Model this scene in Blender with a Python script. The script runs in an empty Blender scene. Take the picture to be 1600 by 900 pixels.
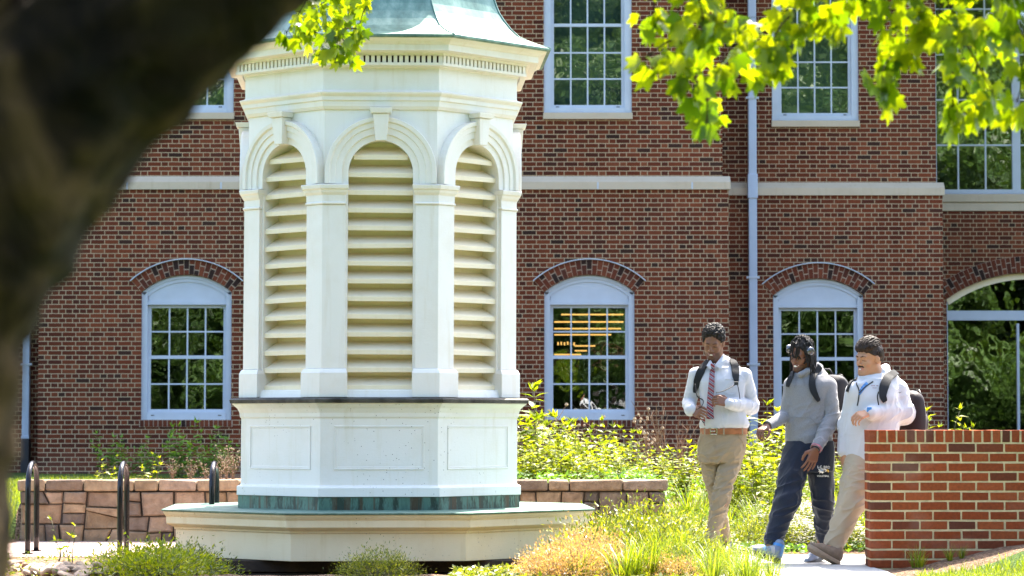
import bpy, math, random
import numpy as np
from mathutils import Vector, Matrix, geometry
from mathutils.bvhtree import BVHTree
random.seed(7); rng = np.random.default_rng(7)
PI = math.pi
scene = bpy.context.scene
COL = scene.collection
R = math.radians

# ------------------------------------------------------------------ camera
FPX = 4300.0; CAMH = 1.05; HOR = 660.0
TILT = math.atan((HOR-450)/FPX)
def at(px, py, Y):
    """the point at depth Y that the photograph shows at this pixel"""
    xc = (px-800)/FPX; yc = (450-py)/FPX
    d = Vector((xc, math.cos(TILT)-yc*math.sin(TILT), math.sin(TILT)+yc*math.cos(TILT)))
    d *= Y/d.y
    return Vector((d.x, Y, d.z+CAMH))
cam_d = bpy.data.cameras.new('camera'); cam = bpy.data.objects.new('camera', cam_d); COL.objects.link(cam)
cam.location = (0, 0, CAMH); cam.rotation_euler = (PI/2+TILT, 0, 0)
cam_d.sensor_width = 36; cam_d.lens = 36*FPX/1600; cam_d.clip_start = .1; cam_d.clip_end = 900
cam_d.dof.use_dof = True; cam_d.dof.focus_distance = 20.6; cam_d.dof.aperture_fstop = 5.6
scene.camera = cam

# ------------------------------------------------------------------ tags
def tag(o, label=None, cat=None, group=None, kind=None):
    if label: o['label'] = label
    if cat: o['category'] = cat
    if group: o['group'] = group
    if kind: o['kind'] = kind
    return o
def empty(name, loc=(0, 0, 0), rz=0, parent=None):
    o = bpy.data.objects.new(name, None); COL.objects.link(o); o.location = loc; o.rotation_euler = (0, 0, rz)
    o.empty_display_size = .1
    if parent: o.parent = parent
    return o
def link(name, me, mat=None, parent=None):
    o = bpy.data.objects.new(name, me); COL.objects.link(o)
    if mat is not None:
        if not isinstance(mat, (list, tuple)): mat = [mat]
        for m in mat: me.materials.append(m)
    if parent:
        o.parent = parent
        if parent.parent is None:   # all meshes are written in world coordinates
            o.matrix_parent_inverse = Matrix.Translation(parent.location).inverted()
    return o
def copy_tree(o, parent=None):
    c = o.copy(); COL.objects.link(c); c.parent = parent
    for ch in list(o.children): copy_tree(ch, c)
    return c

# ------------------------------------------------------------------ mesh builder
class MB:
    def __init__(s): s.v = []; s.f = []; s.c = []; s.mi = []; s.cur = (1, 1, 1); s.m = 0
    def add(s, vs, fs):
        b = len(s.v); s.v += [tuple(p) for p in vs]
        for f in fs: s.f.append(tuple(i+b for i in f)); s.c.append(s.cur); s.mi.append(s.m)
    def box(s, x0, x1, y0, y1, z0, z1):
        v = [(x, y, z) for z in (z0, z1) for y in (y0, y1) for x in (x0, x1)]
        s.add(v, [(0, 2, 3, 1), (4, 5, 7, 6), (0, 1, 5, 4), (2, 6, 7, 3), (0, 4, 6, 2), (1, 3, 7, 5)])
    def hexa(s, v):   # 8 corners: lower 4 ccw, upper 4 ccw
        s.add(v, [(3, 2, 1, 0), (4, 5, 6, 7), (0, 1, 5, 4), (1, 2, 6, 5), (2, 3, 7, 6), (3, 0, 4, 7)])
    def prism(s, poly, ext, caps=True):
        n = len(poly); ext = Vector(ext); a = [Vector(p) for p in poly]
        vs = a+[p+ext for p in a]
        fs = [(i, (i+1) % n, n+(i+1) % n, n+i) for i in range(n)]
        if caps: fs += [tuple(range(n-1, -1, -1)), tuple(range(n, 2*n))]
        s.add(vs, fs)
    def loft(s, rings, closed=True, cap0=True, cap1=True):
        n = len(rings[0]); vs = [p for r in rings for p in r]; fs = []
        for k in range(len(rings)-1):
            for i in range(n if closed else n-1):
                j = (i+1) % n; fs.append((k*n+i, k*n+j, (k+1)*n+j, (k+1)*n+i))
        if closed and cap0: fs.append(tuple(range(n-1, -1, -1)))
        if closed and cap1: fs.append(tuple(range((len(rings)-1)*n, len(rings)*n)))
        s.add(vs, fs)
    def tube(s, pts, rad, n=8, cap=True, flat=1.0, up=None):
        pts = [Vector(p) for p in pts]
        if not hasattr(rad, '__len__'): rad = [rad]*len(pts)
        rings = []; pu = Vector(up) if up else None
        for i, p in enumerate(pts):
            t = (pts[min(i+1, len(pts)-1)]-pts[max(i-1, 0)])
            if t.length < 1e-9: t = Vector((0, 0, 1))
            t.normalize()
            if pu is None:
                pu = Vector((0, 0, 1)) if abs(t.z) < .9 else Vector((1, 0, 0))
            a = pu.cross(t)
            if a.length < 1e-6: a = Vector((1, 0, 0)).cross(t)
            a.normalize(); b = t.cross(a); pu = b if not up else pu
            rings.append([p+a*(math.cos(2*PI*k/n)*rad[i])+b*(math.sin(2*PI*k/n)*rad[i]*flat) for k in range(n)])
        s.loft(rings, True, cap, cap)
    def mesh(s, name, smooth=False):
        me = bpy.data.meshes.new(name); me.from_pydata(s.v, [], s.f); me.update()
        if any(c != (1, 1, 1) for c in s.c):
            ca = me.color_attributes.new('Col', 'FLOAT_COLOR', 'CORNER')
            arr = np.empty((len(me.loops), 4), dtype=np.float32); k = 0
            for f, c in zip(s.f, s.c):
                arr[k:k+len(f), :3] = c; arr[k:k+len(f), 3] = 1; k += len(f)
            ca.data.foreach_set('color', arr.ravel())
        if any(s.mi): me.polygons.foreach_set('material_index', s.mi)
        if smooth: me.polygons.foreach_set('use_smooth', [True]*len(me.polygons))
        return me
    def build(s, name, mat=None, parent=None, smooth=False, bevel=0, sharp=None):
        me = s.mesh(name, smooth)
        if smooth and sharp: me.set_sharp_from_angle(angle=R(sharp))
        o = link(name, me, mat, parent)
        if bevel:
            m = o.modifiers.new('bevel', 'BEVEL'); m.width = bevel; m.segments = 2; m.limit_method = 'ANGLE'; m.angle_limit = R(35)
        return o
def fast_mesh(name, V, Fc, smooth=False, col=None):
    """V (n,3), Fc (m,k) arrays"""
    V = np.asarray(V, dtype=np.float32); Fc = np.asarray(Fc, dtype=np.int32)
    me = bpy.data.meshes.new(name); m, k = Fc.shape
    me.vertices.add(len(V)); me.vertices.foreach_set('co', V.ravel())
    me.loops.add(m*k); me.loops.foreach_set('vertex_index', Fc.ravel())
    me.polygons.add(m); me.polygons.foreach_set('loop_start', np.arange(0, m*k, k, dtype=np.int32))
    me.polygons.foreach_set('loop_total', np.full(m, k, dtype=np.int32))
    if smooth: me.polygons.foreach_set('use_smooth', np.ones(m, dtype=bool))
    me.update(calc_edges=True); me.validate()
    if col is not None:
        ca = me.color_attributes.new('Col', 'FLOAT_COLOR', 'POINT')
        c4 = np.ones((len(V), 4), dtype=np.float32); c4[:, :3] = col; ca.data.foreach_set('color', c4.ravel())
    return me

# ------------------------------------------------------------------ materials
class NT:
    def __init__(s, name):
        s.m = bpy.data.materials.new(name); s.m.use_nodes = True; s.t = s.m.node_tree; s.t.nodes.clear()
        s.out = s.new('ShaderNodeOutputMaterial')
    def new(s, typ, **kw):
        n = s.t.nodes.new(typ)
        for k, v in kw.items(): setattr(n, k, v)
        return n
    def set(s, sock, v):
        if v is None: return
        if isinstance(v, bpy.types.NodeSocket): s.t.links.new(v, sock)
        else:
            try: sock.default_value = v
            except Exception:
                sock.default_value = tuple(v)+(1,) if len(v) == 3 else v
    def math(s, op, a, b=None, c=None, clamp=False):
        n = s.new('ShaderNodeMath', operation=op, use_clamp=clamp); s.set(n.inputs[0], a)
        if b is not None: s.set(n.inputs[1], b)
        if c is not None: s.set(n.inputs[2], c)
        return n.outputs[0]
    def mix(s, fac, a, b, blend='MIX'):
        n = s.new('ShaderNodeMix', data_type='RGBA', blend_type=blend); s.set(n.inputs[0], fac); s.set(n.inputs[6], a); s.set(n.inputs[7], b)
        return n.outputs[2]
    def mixf(s, fac, a, b):
        n = s.new('ShaderNodeMix', data_type='FLOAT'); s.set(n.inputs[0], fac); s.set(n.inputs[2], a); s.set(n.inputs[3], b)
        return n.outputs[0]
    def coord(s, kind='Object'): return s.new('ShaderNodeTexCoord').outputs[kind]
    def mapping(s, v, scale=(1, 1, 1), loc=(0, 0, 0)):
        n = s.new('ShaderNodeMapping'); s.set(n.inputs[0], v); n.inputs['Scale'].default_value = scale; n.inputs['Location'].default_value = loc
        return n.outputs[0]
    def noise(s, v, scale=5, detail=3, rough=.55, dist=0):
        n = s.new('ShaderNodeTexNoise'); s.set(n.inputs['Vector'], v); n.inputs['Scale'].default_value = scale
        n.inputs['Detail'].default_value = detail; n.inputs['Roughness'].default_value = rough; n.inputs['Distortion'].default_value = dist
        return n.outputs[0]
    def voro(s, v, scale=5, feat='F1', out=0):
        n = s.new('ShaderNodeTexVoronoi', feature=feat); s.set(n.inputs['Vector'], v); n.inputs['Scale'].default_value = scale
        return n.outputs[out]
    def ramp(s, f, stops, interp='LINEAR'):
        n = s.new('ShaderNodeValToRGB'); s.set(n.inputs[0], f); n.color_ramp.interpolation = interp; e = n.color_ramp.elements
        while len(e) < len(stops): e.new(.5)
        for el, (p, c) in zip(e, stops):
            el.position = p; el.color = (c, c, c, 1) if not hasattr(c, '__len__') else tuple(c)+(1,)
        return n.outputs[0]
    def sep(s, v):
        n = s.new('ShaderNodeSeparateXYZ'); s.set(n.inputs[0], v); return n.outputs
    def comb(s, x, y, z=0):
        n = s.new('ShaderNodeCombineXYZ'); s.set(n.inputs[0], x); s.set(n.inputs[1], y); s.set(n.inputs[2], z); return n.outputs[0]
    def bump(s, h, strength=.5, dist=.01, normal=None):
        n = s.new('ShaderNodeBump'); s.set(n.inputs['Height'], h); n.inputs['Strength'].default_value = strength; n.inputs['Distance'].default_value = dist
        if normal: s.set(n.inputs['Normal'], normal)
        return n.outputs[0]
    def bsdf(s, color, rough=.6, metal=0, normal=None, spec=.5, sheen=0, trans=None):
        n = s.new('ShaderNodeBsdfPrincipled'); s.set(n.inputs['Base Color'], color); s.set(n.inputs['Roughness'], rough); s.set(n.inputs['Metallic'], metal)
        s.set(n.inputs['Specular IOR Level'], spec); s.set(n.inputs['Sheen Weight'], sheen)
        if normal: s.set(n.inputs['Normal'], normal)
        return n.outputs[0]
    def attr(s, name='Col'): return s.new('ShaderNodeAttribute', attribute_name=name).outputs['Color']
    def island(s): return s.new('ShaderNodeNewGeometry').outputs['Random Per Island']
    def done(s, sh): s.t.links.new(sh, s.out.inputs[0]); return s.m

def simple(name, col, rough=.6, metal=0, var=.12, scale=12, bump=.15, bdist=.003, spec=.5, sheen=0):
    n = NT(name); c = n.coord(); f = n.noise(c, scale, 4)
    dark = tuple(x*(1-var*1.6) for x in col); lite = tuple(min(1, x*(1+var)) for x in col)
    k = n.ramp(f, [(.3, dark), (.7, lite)])
    h = n.noise(c, scale*6, 4)
    return n.done(n.bsdf(k, n.ramp(f, [(.2, max(0, rough-.08)), (.8, min(1, rough+.08))]), metal, n.bump(h, bump, bdist), spec, sheen))

def brick_mat(name, english):
    n = NT(name); co = n.coord(); x, y, z = n.sep(co)
    nx = n.math('ABSOLUTE', n.sep(n.new('ShaderNodeNewGeometry').outputs['True Normal'])[0])
    u = n.mixf(n.math('GREATER_THAN', nx, .5), x, y)
    wob = n.math('MULTIPLY', n.math('SUBTRACT', n.noise(co, 9, 2), .5), .006)
    zz = n.math('DIVIDE', n.math('ADD', z, wob), .0677); row = n.math('FLOOR', zz); fz = n.math('FRACT', zz)
    odd = n.math('FLOORED_MODULO', row, 2)
    u = n.math('ADD', u, n.math('MULTIPLY', n.math('SUBTRACT', n.noise(n.comb(u, n.math('MULTIPLY', row, 3.7), 0), 3, 1), .5), .02))
    if english:
        L = n.mixf(odd, .204, .102)
        up = n.math('DIVIDE', n.math('ADD', u, n.math('MULTIPLY', odd, .0)), L)
        up = n.math('ADD', up, n.math('MULTIPLY', n.math('SUBTRACT', 1, odd), .25)); f = n.math('FRACT', up)
        l = n.math('MULTIPLY', f, L); idn = n.math('FLOOR', up)
    else:
        up = n.math('ADD', n.math('DIVIDE', u, .306), n.math('MULTIPLY', odd, .5)); f = n.math('FRACT', up)
        H = n.math('GREATER_THAN', f, .66667)
        l = n.math('MULTIPLY', n.math('SUBTRACT', f, n.math('MULTIPLY', H, .66667)), .306)
        L = n.mixf(H, .204, .102); idn = n.math('ADD', n.math('MULTIPLY', n.math('FLOOR', up), 2), H)
    dx = n.math('MINIMUM', l, n.math('SUBTRACT', L, l))
    dz = n.math('MULTIPLY', n.math('MINIMUM', fz, n.math('SUBTRACT', 1, fz)), .0677)
    d = n.math('MINIMUM', dx, dz)
    d = n.math('ADD', d, n.math('MULTIPLY', n.math('SUBTRACT', n.noise(co, 55, 2), .5), .004))
    mask = n.new('ShaderNodeMapRange', interpolation_type='SMOOTHSTEP'); n.set(mask.inputs[0], d); mask.inputs[1].default_value = .0042; mask.inputs[2].default_value = .0075
    mask = mask.outputs[0]
    wn = n.new('ShaderNodeTexWhiteNoise', noise_dimensions='2D'); n.set(wn.inputs['Vector'], n.comb(idn, row, 0)); r = wn.outputs['Value']
    bc = n.ramp(r, [(0, (.03, .018, .013)), (.03, (.04, .02, .014)), (.055, (.075, .020, .011)), (.35, (.13, .030, .013)), (.7, (.17, .040, .016)), (.92, (.21, .055, .022)), (1, (.24, .075, .033))])
    blot = n.noise(co, 30, 4); bc = n.mix(n.math('MULTIPLY', blot, .5), bc, (.05, .02, .015))
    big = n.noise(co, .8, 3); bc = n.mix(n.math('MULTIPLY', n.ramp(big, [(.45, 0), (.75, 1)]), .15), bc, (.18, .08, .05))
    drift = n.ramp(n.noise(n.mapping(co, (.5, .5, .35)), .9, 4, .6), [(.35, .72), (.65, 1.12)]); bc = n.mix(1.0, bc, drift, 'MULTIPLY')
    stain = n.ramp(n.noise(n.mapping(co, (2.2, 2.2, .18)), 1.0, 4, .6), [(.56, 0), (.72, 1)]); bc = n.mix(n.math('MULTIPLY', stain, .15), bc, (.05, .028, .018))
    low = n.ramp(n.math('ADD', n.math('DIVIDE', z, 2.0), n.math('MULTIPLY', n.noise(co, 2.5, 3), .3)), [(.25, 1), (.5, 0)])   # splash-stained foot of the wall
    bc = n.mix(n.math('MULTIPLY', low, .35), bc, (.17, .10, .07))
    mc = n.mix(n.noise(co, 4, 4), (.33, .245, .15), (.47, .355, .225))
    colr = n.mix(mask, mc, bc)
    h = n.math('ADD', n.math('MULTIPLY', mask, 1.0), n.math('MULTIPLY', n.noise(co, 120, 3), .25))
    return n.done(n.bsdf(colr, n.mixf(mask, .95, .85), 0, n.bump(h, .7, .006), .12))

def attr_mat(name, rough=.75, nscale=40, amt=.35, dark=(.04, .02, .015), bump=.5, bd=.004, big=None, spec=.35):
    n = NT(name); co = n.coord(); c = n.attr(); f = n.noise(co, nscale, 5)
    k = n.mix(n.math('MULTIPLY', n.ramp(f, [(.35, 0), (.7, 1)]), amt), c, dark)
    if big: k = n.mix(n.math('MULTIPLY', n.ramp(n.noise(co, big[0], 4), [(.5, 0), (.68, 1)]), big[1]), k, big[2])
    return n.done(n.bsdf(k, rough, 0, n.bump(n.noise(co, nscale*2, 5), bump, bd), spec))

def paint_mat(name, col, dirt=.25, dcol=(.45, .36, .2), rough=.45, specks=False):
    n = NT(name); co = n.coord(); f = n.noise(co, 3, 5, .65)
    k = n.mix(n.math('MULTIPLY', n.ramp(f, [(.45, 0), (.8, 1)]), dirt), col, dcol)
    st = n.noise(n.mapping(co, (14, 14, 1.2)), 1, 4, .6)
    k = n.mix(n.math('MULTIPLY', n.ramp(st, [(.56, 0), (.78, 1)]), dirt*1.2), k, dcol)
    if specks:
        v = n.voro(co, 42); keep = n.ramp(n.noise(co, 1.3, 2), [(.5, 0), (.58, 1)])
        sp = n.math('MULTIPLY', n.ramp(v, [(.10, 1), (.17, 0)]), keep)
        rnd = n.new('ShaderNodeTexVoronoi'); n.set(rnd.inputs['Vector'], co); rnd.inputs['Scale'].default_value = 42
        sel = n.math('GREATER_THAN', n.sep(rnd.outputs['Color'])[0], .6)
        k = n.mix(n.math('MULTIPLY', n.math('MULTIPLY', sp, sel), .85), k, (.12, .07, .03))
    crack = n.noise(n.mapping(co, (5, 5, 40)), 3, 5)
    h = n.math('ADD', n.noise(co, 60, 4), n.math('MULTIPLY', crack, .8))
    return n.done(n.bsdf(k, rough, 0, n.bump(h, .25, .003), .45))

def copper_mat(name, streak=0.0):
    n = NT(name); co = n.coord()
    f = n.noise(n.mapping(co, (6, 6, 1.5)), 1.5, 6, .65)
    k = n.ramp(f, [(.25, (.05, .11, .085)), (.5, (.12, .22, .175)), (.75, (.25, .36, .29))])
    if streak:
        s = n.noise(n.mapping(co, (5, 5, 1.2)), 1.8, 5, .7)
        k = n.mix(n.math('MULTIPLY', n.ramp(s, [(.46, 0), (.56, 1)]), streak), k, (.018, .024, .018))
        s2 = n.noise(n.mapping(co, (9, 9, .3), (4, 2, 0)), 1.7, 5, .6)
        k = n.mix(n.math('MULTIPLY', n.ramp(s2, [(.54, 0), (.58, 1)]), streak*.8), k, (.10, .055, .03))
    return n.done(n.bsdf(k, .42, .35, n.bump(n.noise(co, 7, 4), .35, .01), .5))

def leaf_mat(name, c0, c1, c2, trans=.45, rough=.45, tcol=None):
    n = NT(name); i = n.island()
    k = n.ramp(i, [(0, c0), (.5, c1), (1, c2)])
    k = n.mix(n.math('MULTIPLY', n.noise(n.coord(), 30, 2), .3), k, c0)
    p = n.new('ShaderNodeBsdfPrincipled'); n.set(p.inputs['Base Color'], k); p.inputs['Roughness'].default_value = rough; p.inputs['Specular IOR Level'].default_value = .5
    t = n.new('ShaderNodeBsdfTranslucent'); tk = n.mix(1.0, k, tcol or (1.9, 1.75, .5), 'MULTIPLY'); n.set(t.inputs[0], tk)
    mx = n.new('ShaderNodeMixShader'); mx.inputs[0].default_value = trans
    n.t.links.new(p.outputs[0], mx.inputs[1]); n.t.links.new(t.outputs[0], mx.inputs[2])
    return n.done(mx.outputs[0])

def glass_mat(name, refl=.3, wav=.02, tint=(.75, .85, .8)):
    n = NT(name); co = n.coord()
    t = n.new('ShaderNodeBsdfTransparent'); t.inputs[0].default_value = tint+(1,)
    g = n.new('ShaderNodeBsdfGlossy'); g.inputs['Roughness'].default_value = .015; g.inputs['Color'].default_value = (.95, 1, .97, 1)
    b = n.bump(n.noise(co, 2.2, 2), 1, wav); n.t.links.new(b, g.inputs['Normal'])
    mx = n.new('ShaderNodeMixShader'); mx.inputs[0].default_value = refl
    n.t.links.new(t.outputs[0], mx.inputs[1]); n.t.links.new(g.outputs[0], mx.inputs[2])
    return n.done(mx.outputs[0])

def cloth_mat(name, col, rough=.85, scale=220, var=.06, sheen=.2, heather=0, bump=.25):
    n = NT(name); co = n.coord(); w = n.noise(co, scale, 3)
    k = n.mix(n.math('MULTIPLY', n.noise(co, 6, 3), var*2), col, tuple(c*.6 for c in col))
    if heather: k = n.mix(n.math('MULTIPLY', n.ramp(w, [(.4, 0), (.6, 1)]), heather), k, tuple(min(1, c*1.5) for c in col))
    fold = n.noise(n.mapping(co, (1, 1, .4)), 26, 3, .5, .4)
    b1 = n.bump(fold, .3, .005); b2 = n.bump(w, bump, .002, b1)
    return n.done(n.bsdf(k, rough, 0, b2, .2, sheen))

M = {}
M['brick_upper'] = brick_mat('flemish brick', False)
M['brick_lower'] = brick_mat('english brick', True)
M['arch_brick'] = attr_mat('arch brick', .85, 40, .3, spec=.12)
M['garden_brick'] = attr_mat('garden wall brick', .85, 45, .35, (.05, .02, .012), .6, .004, (3.2, .22, (.40, .26, .19)), .12)
M['mortar'] = simple('mortar', (.60, .47, .26), .95, 0, .15, 20, .6, .004)
M['stone'] = attr_mat('wall stone', .9, 14, .6, (.11, .075, .05), 1.0, .014, (6, .35, (.38, .29, .19)), .1)
M['stone_gap'] = simple('stone wall core', (.035, .028, .022), .95)
M['limestone'] = paint_mat('limestone', (.50, .42, .31), .3, (.32, .24, .15), .8)
M['white'] = paint_mat('cupola white paint', (.85, .80, .72), .26, (.62, .50, .30), .42)
M['white_old'] = paint_mat('cupola aged paint', (.80, .68, .45), .35, (.60, .43, .18), .45, True)
M['white_panel'] = paint_mat('cupola base paint', (.85, .81, .74), .26, (.6, .52, .3), .42, True)
M['louver'] = paint_mat('louver paint', (.86, .74, .52), .15, (.55, .40, .18), .5)
M['window_white'] = simple('window frame paint', (.46, .52, .60), .4, 0, .04, 4, .05, .001)
M['copper'] = copper_mat('weathered copper'); M['copper_streak'] = copper_mat('streaked copper', .85)
M['lead'] = simple('dark metal flashing', (.07, .066, .055), .6, .3, .5, 9, .6, .006)
M['black_metal'] = simple('black metal', (.018, .018, .022), .22, .5, .1, 10, .05, .001)
M['pipe'] = simple('downpipe paint', (.42, .50, .63), .35, 0, .05, 3, .05, .001)
M['dark_pipe'] = simple('cast iron', (.03, .03, .035), .6, .2)
M['timber'] = simple('dark timber', (.05, .032, .02), .85, 0, .35, 6, .7, .01)
M['timber_tan'] = simple('tan timber', (.26, .16, .08), .85, 0, .3, 6, .6, .01)
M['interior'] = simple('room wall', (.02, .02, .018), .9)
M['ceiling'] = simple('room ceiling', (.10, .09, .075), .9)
M['shade'] = simple('roller shade', (.055, .10, .085), .9, 0, .15, 2)
M['glass'] = glass_mat('window glass', .24, .004)
M['glass_big'] = glass_mat('large window glass', .34, .003)
def lamp_mat():
    n = NT('lit ceiling fixture'); e = n.new('ShaderNodeEmission'); e.inputs[0].default_value = (1, .50, .14, 1); e.inputs[1].default_value = .42
    return n.done(e.outputs[0])
M['lamp'] = lamp_mat()

# ------------------------------------------------------------------ light
SUN_AZ, SUN_EL = R(20), R(58)
sv = Vector((math.sin(SUN_AZ)*math.cos(SUN_EL), math.cos(SUN_AZ)*math.cos(SUN_EL), math.sin(SUN_EL)))
w = bpy.data.worlds.new('World'); scene.world = w; w.use_nodes = True; wt = w.node_tree; wt.nodes.clear()
sky = wt.nodes.new('ShaderNodeTexSky'); sky.sky_type = 'NISHITA'; sky.sun_disc = False; sky.sun_elevation = SUN_EL; sky.sun_rotation = SUN_AZ
sky.air_density = 1.0; sky.dust_density = 3.0; sky.ozone_density = .6
bg = wt.nodes.new('ShaderNodeBackground'); bg.inputs[1].default_value = .15; wo = wt.nodes.new('ShaderNodeOutputWorld')
wt.links.new(sky.outputs[0], bg.inputs[0]); wt.links.new(bg.outputs[0], wo.inputs[0])
sd = bpy.data.lights.new('sun', 'SUN'); sd.energy = 4.2; sd.angle = R(.5); sd.color = (1, .93, .82)
so = bpy.data.objects.new('sun', sd); COL.objects.link(so); so.rotation_euler = sv.to_track_quat('Z', 'Y').to_euler(); so.location = (8, 20, 30)
scene.view_settings.view_transform = 'Standard'; scene.view_settings.look = 'None'; scene.view_settings.gamma = 1
scene.view_settings.exposure = 2.35
scene.render.engine = 'CYCLES'
scene.cycles.max_bounces = 7; scene.cycles.transparent_max_bounces = 8
# ================================================================== BUILDING
YL, YR, YC = 40.3, 41.35, 43.4
bld = empty('brick_building', (0, YL, .3)); tag(bld, 'red brick building with white sash windows and limestone band in the background', 'building')
def X(px, Y): return (px-800)/FPX*Y
def Zp(py, Y): return at(800, py, Y).z
ZB = Zp(290, YL)   # string course
def wall_panel(x0, x1, z0, z1, Y, holes, mat, back=.3, depth=.13):
    """front sheet with holes, reveals and closing sides"""
    mb = MB()
    outer = [Vector((x0, z0, 0)), Vector((x1, z0, 0)), Vector((x1, z1, 0)), Vector((x0, z1, 0))]
    loops = [outer]+[[Vector((a, b, 0)) for a, b in h] for h in holes]
    tris = geometry.tessellate_polygon(loops); flat = [p for l in loops for p in l]
    vs = [(p.x, Y, p.y) for p in flat]; fs = []
    for t in tris:
        a, b, c = (flat[i] for i in t)
        cr = (b-a).cross(c-a).z
        fs.append(tuple(t) if cr > 0 else tuple(reversed(t)))
    mb.add(vs, fs)
    for h in holes:
        n = len(h); v = [(a, Y, b) for a, b in h]+[(a, Y+depth, b) for a, b in h]
        mb.add(v, [(i, (i+1) % n, n+(i+1) % n, n+i) for i in range(n)])
    yb = Y+back
    mb.add([(x0, Y, z0), (x0, Y, z1), (x0, yb, z1), (x0, yb, z0)], [(0, 1, 2, 3)])
    mb.add([(x1, Y, z0), (x1, yb, z0), (x1, yb, z1), (x1, Y, z1)], [(0, 1, 2, 3)])
    mb.add([(x0, Y, z1), (x1, Y, z1), (x1, yb, z1), (x0, yb, z1)], [(0, 1, 2, 3)])
    return mb.build('wall', mat, bld)
def arc_pts(cx, cz, r, a0, a1, n): return [(cx+r*math.sin(a0+(a1-a0)*i/n), cz+r*math.cos(a0+(a1-a0)*i/n)) for i in range(n+1)]
def arch_hole(xl, xr, zb, zt, sag, n=16):
    hw = (xr-xl)/2; r = (hw*hw+sag*sag)/(2*sag); cx = (xl+xr)/2; cz = zt-r; a = math.asin(hw/r)
    return [(xl, zb)]+[(xr, zb)]+list(reversed(arc_pts(cx, cz, r, -a, a, n))), (cx, cz, r, a)
BRC = [(.09, .028, .017), (.13, .034, .017), (.155, .042, .02), (.18, .052, .025), (.03, .018, .015), (.14, .038, .019)]
def brick_arch(cx, cz, r, a, th, Y, flash=True):
    """splayed arch of alternating long and short bricks"""
    core = MB(); core.cur = (.45, .36, .27)
    n = 24; r1 = r+th; a1 = a
    inn = arc_pts(cx, cz, r+.004, -a, a, n); out = arc_pts(cx, cz, r1, -a, a, n)
    for i in range(n):
        q = [inn[i], inn[i+1], out[i+1], out[i]]
        core.prism([(x, Y-.006, z) for x, z in q], (0, .05, 0))
    step = .0735/(r+th*.5); k = int(2*a/step); step = 2*a/k
    for i in range(k):
        c = -a+step*(i+.5); h = step*.5-.005/(r+th/2)
        split = .66 if i % 2 else .34
        for f0, f1 in ((0, split), (split, 1)):
            ra = r+.006+th*f0+(.005 if f0 else 0); rb = r+th*f1-(.005 if f1 < 1 else .004)
            core.cur = random.choice(BRC)
            j = random.uniform(-.002, .002)
            q = [(cx+ra*math.sin(c-h), cz+ra*math.cos(c-h)), (cx+ra*math.sin(c+h), cz+ra*math.cos(c+h)), (cx+rb*math.sin(c+h), cz+rb*math.cos(c+h)), (cx+rb*math.sin(c-h), cz+rb*math.cos(c-h))]
            core.prism([(x, Y-.012+j, z) for x, z in q], (0, .03, 0))
    o = core.build('brick_arch', M['arch_brick'], bld)
    if flash:
        f = MB(); a0 = arc_pts(cx, cz, r1+.002, -a-.01, a+.01, n); b0 = arc_pts(cx, cz, r1+.015, -a-.01, a+.01, n)
        for i in range(n): f.prism([(x, Y-.045, z) for x, z in (a0[i], a0[i+1], b0[i+1], b0[i])], (0, .05, 0))
        f.build('flashing', M['window_white'], o)
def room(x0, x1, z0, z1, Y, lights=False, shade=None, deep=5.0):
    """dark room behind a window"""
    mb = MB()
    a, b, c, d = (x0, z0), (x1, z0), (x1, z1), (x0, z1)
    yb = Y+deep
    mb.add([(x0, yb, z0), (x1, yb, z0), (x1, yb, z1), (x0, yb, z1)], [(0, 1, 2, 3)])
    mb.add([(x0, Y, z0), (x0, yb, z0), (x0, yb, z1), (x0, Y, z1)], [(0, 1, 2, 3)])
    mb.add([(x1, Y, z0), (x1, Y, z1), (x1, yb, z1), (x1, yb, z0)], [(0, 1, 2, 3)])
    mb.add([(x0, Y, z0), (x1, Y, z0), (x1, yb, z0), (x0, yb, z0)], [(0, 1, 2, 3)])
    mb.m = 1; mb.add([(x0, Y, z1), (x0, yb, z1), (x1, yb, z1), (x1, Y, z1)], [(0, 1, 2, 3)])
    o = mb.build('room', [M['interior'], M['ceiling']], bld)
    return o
def sash(fr, x0, x1, z0, z1, Y, cols, rows, st=.045, mun=.022, glass='glass'):
    """stiles, rails and glazing bars of one sash, with its pane"""
    m = MB()
    m.box(x0, x0+st, Y, Y+.04, z0, z1); m.box(x1-st, x1, Y, Y+.04, z0, z1)
    m.box(x0+st, x1-st, Y, Y+.04, z0, z0+st); m.box(x0+st, x1-st, Y, Y+.04, z1-st, z1)
    gx0, gx1, gz0, gz1 = x0+st, x1-st, z0+st, z1-st
    for i in range(1, cols):
        x = gx0+(gx1-gx0)*i/cols; m.box(x-mun/2, x+mun/2, Y+.008, Y+.034, gz0, gz1)
    for i in range(1, rows):
        z = gz0+(gz1-gz0)*i/rows; m.box(gx0, gx1, Y+.006, Y+.036, z-mun/2, z+mun/2)
    s = m.build('sash', M['window_white'], fr)
    g = MB(); g.add([(gx0, Y+.022, gz0), (gx1, Y+.022, gz0), (gx1, Y+.022, gz1), (gx0, Y+.022, gz1)], [(0, 1, 2, 3)])
    g.build('pane', M[glass], fr)
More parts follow.
